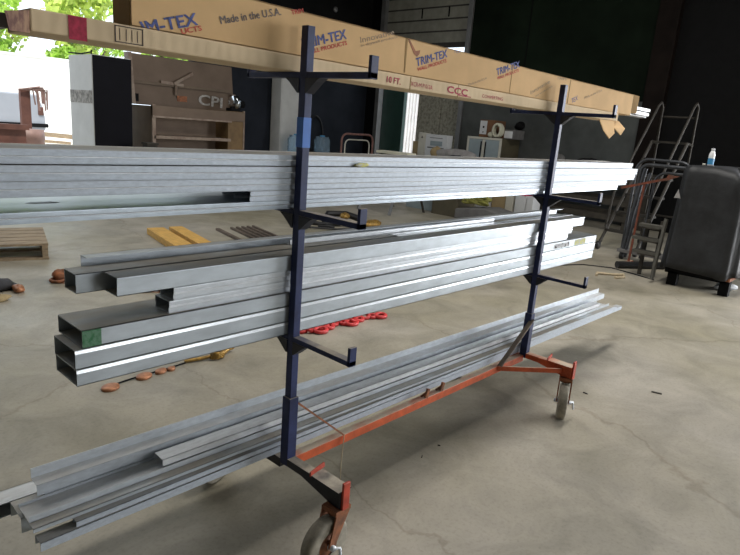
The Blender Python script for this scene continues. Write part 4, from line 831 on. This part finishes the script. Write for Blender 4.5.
for (x, y, rx_, ry_) in ((0.0, 1.52, .05, .042), (0.21, 1.55, .05, .038), (0.32, 1.56, .04, .028), (0.385, 1.555, .028, .02)):
    MB().lathe([(0, 0), (1, 0), (1.06, 0.3), (1, 0.8), (0.7, 1), (0, 1)], (0, 0, 0), 20).xf(Matrix.Translation((x, y, 0)) @ Matrix.Rotation(0.4, 4, 'Z') @ Matrix.Diagonal((rx_, ry_, 0.018, 1))).build('hook', 'copper', gc)
MB().tube([(0.03, 1.53, .012), (0.09, 1.555, .006), (0.2, 1.56, .01), (0.36, 1.56, .012), (0.5, 1.59, .006)], 0.005, 6).build('cable', 'black', gc)
gk = MB(); rnd = random.Random(12)
for k in range(5):
    gk.tube([(0.70 + .035 * math.cos(t + k) * (1 + .3 * math.sin(k)), 1.545 + .025 * math.sin(t + k), 0.03 + .018 * math.sin(2 * t + k)) for t in [2 * PI * i / 16 for i in range(16)]], 0.009, 6, True)
gk.tube([(0.50, 1.60, .012), (0.6, 1.575, .015), (0.66, 1.56, .02)], 0.012, 6); gk.tube([(0.74, 1.56, .02), (0.80, 1.585, .03), (0.85, 1.60, .03)], 0.018, 8)
gk.build('rope_knot', 'gold', label='golden brown knotted rope lying on the floor between the two chains', cat='rope')
rk = MB()
for k in range(16):
    ringlink(rk, (0.55 + .062 * k, 3.78 - .075 * k + .03 * math.sin(k * 2.1), 0.02), 0.045, 0.014, 0.9 if k % 2 else 0.1, -.8)
rk.blob((0.60, 3.80, 0.05), 0.06, 0.07, 0.05, 3, .3)
rk.build('rusty_chain', 'rust', label='rusty dark chain on the floor behind the dusty rear channel', cat='chain')
rg = thing('rag', 'black rag with a tan edge lying on the floor at the left edge', 'rag', (0.10, 3.72, 0))
MB().blob((0.08, 3.80, 0.035), 0.16, 0.10, 0.05, 5, .3).build('cloth', 'dkcloth', rg)
MB().blob((0.21, 3.66, 0.025), 0.05, 0.07, 0.03, 6, .2).build('edge', 'copper', rg)
MB().blob((-0.03, 3.47, 0.02), 0.10, 0.07, 0.03, 8, .25).build('scrap', 'tan', label='tan scrap lying on the floor in front of the black rag', cat='scrap')
MB().tube([(5.62, 1.12, .012), (5.72, 1.16, .02), (5.86, 1.02, .012), (5.95, 0.92, .02), (5.85, 0.88, .012), (5.70, 0.93, .015)], 0.018, 6).build('rope', 'string', label='short pale rope lying on the floor beyond the far lower arm', cat='rope')
MB().tube([(3.6, 2.6, .006), (4.6, 2.0, .006), (5.5, 1.75, .006), (6.1, 1.5, .006), (6.28, 1.2, .006), (6.2, 0.9, .006), (6.1, 0.62, .006)], 0.008, 6).build('cord', 'black_rubber', label='thin black cord snaking over the floor to the covered machine', cat='cord')
rnd = random.Random(21)
for i, (x, y, s_) in enumerate(((0.80, -0.05, .008), (0.95, -0.04, .007), (2.6, -0.55, .03), (2.2, -.25, .015), (0.35, 0.9, .01))):
    lbls = ('tiny rusty chip on the floor under the orange bar', 'second tiny rusty chip under the orange bar, farther right', 'dark sliver lying on the open floor right of the rack', 'small dark speck on the floor behind the far wheel', 'brown speck of dirt on the floor under the middle stack')
    MB().obox((x, y, 0.003), s_ * 2, s_ * .5, 0.006, rnd.uniform(0, 3)).build('debris_chip', 'dkwood', label=lbls[i], cat='chip')
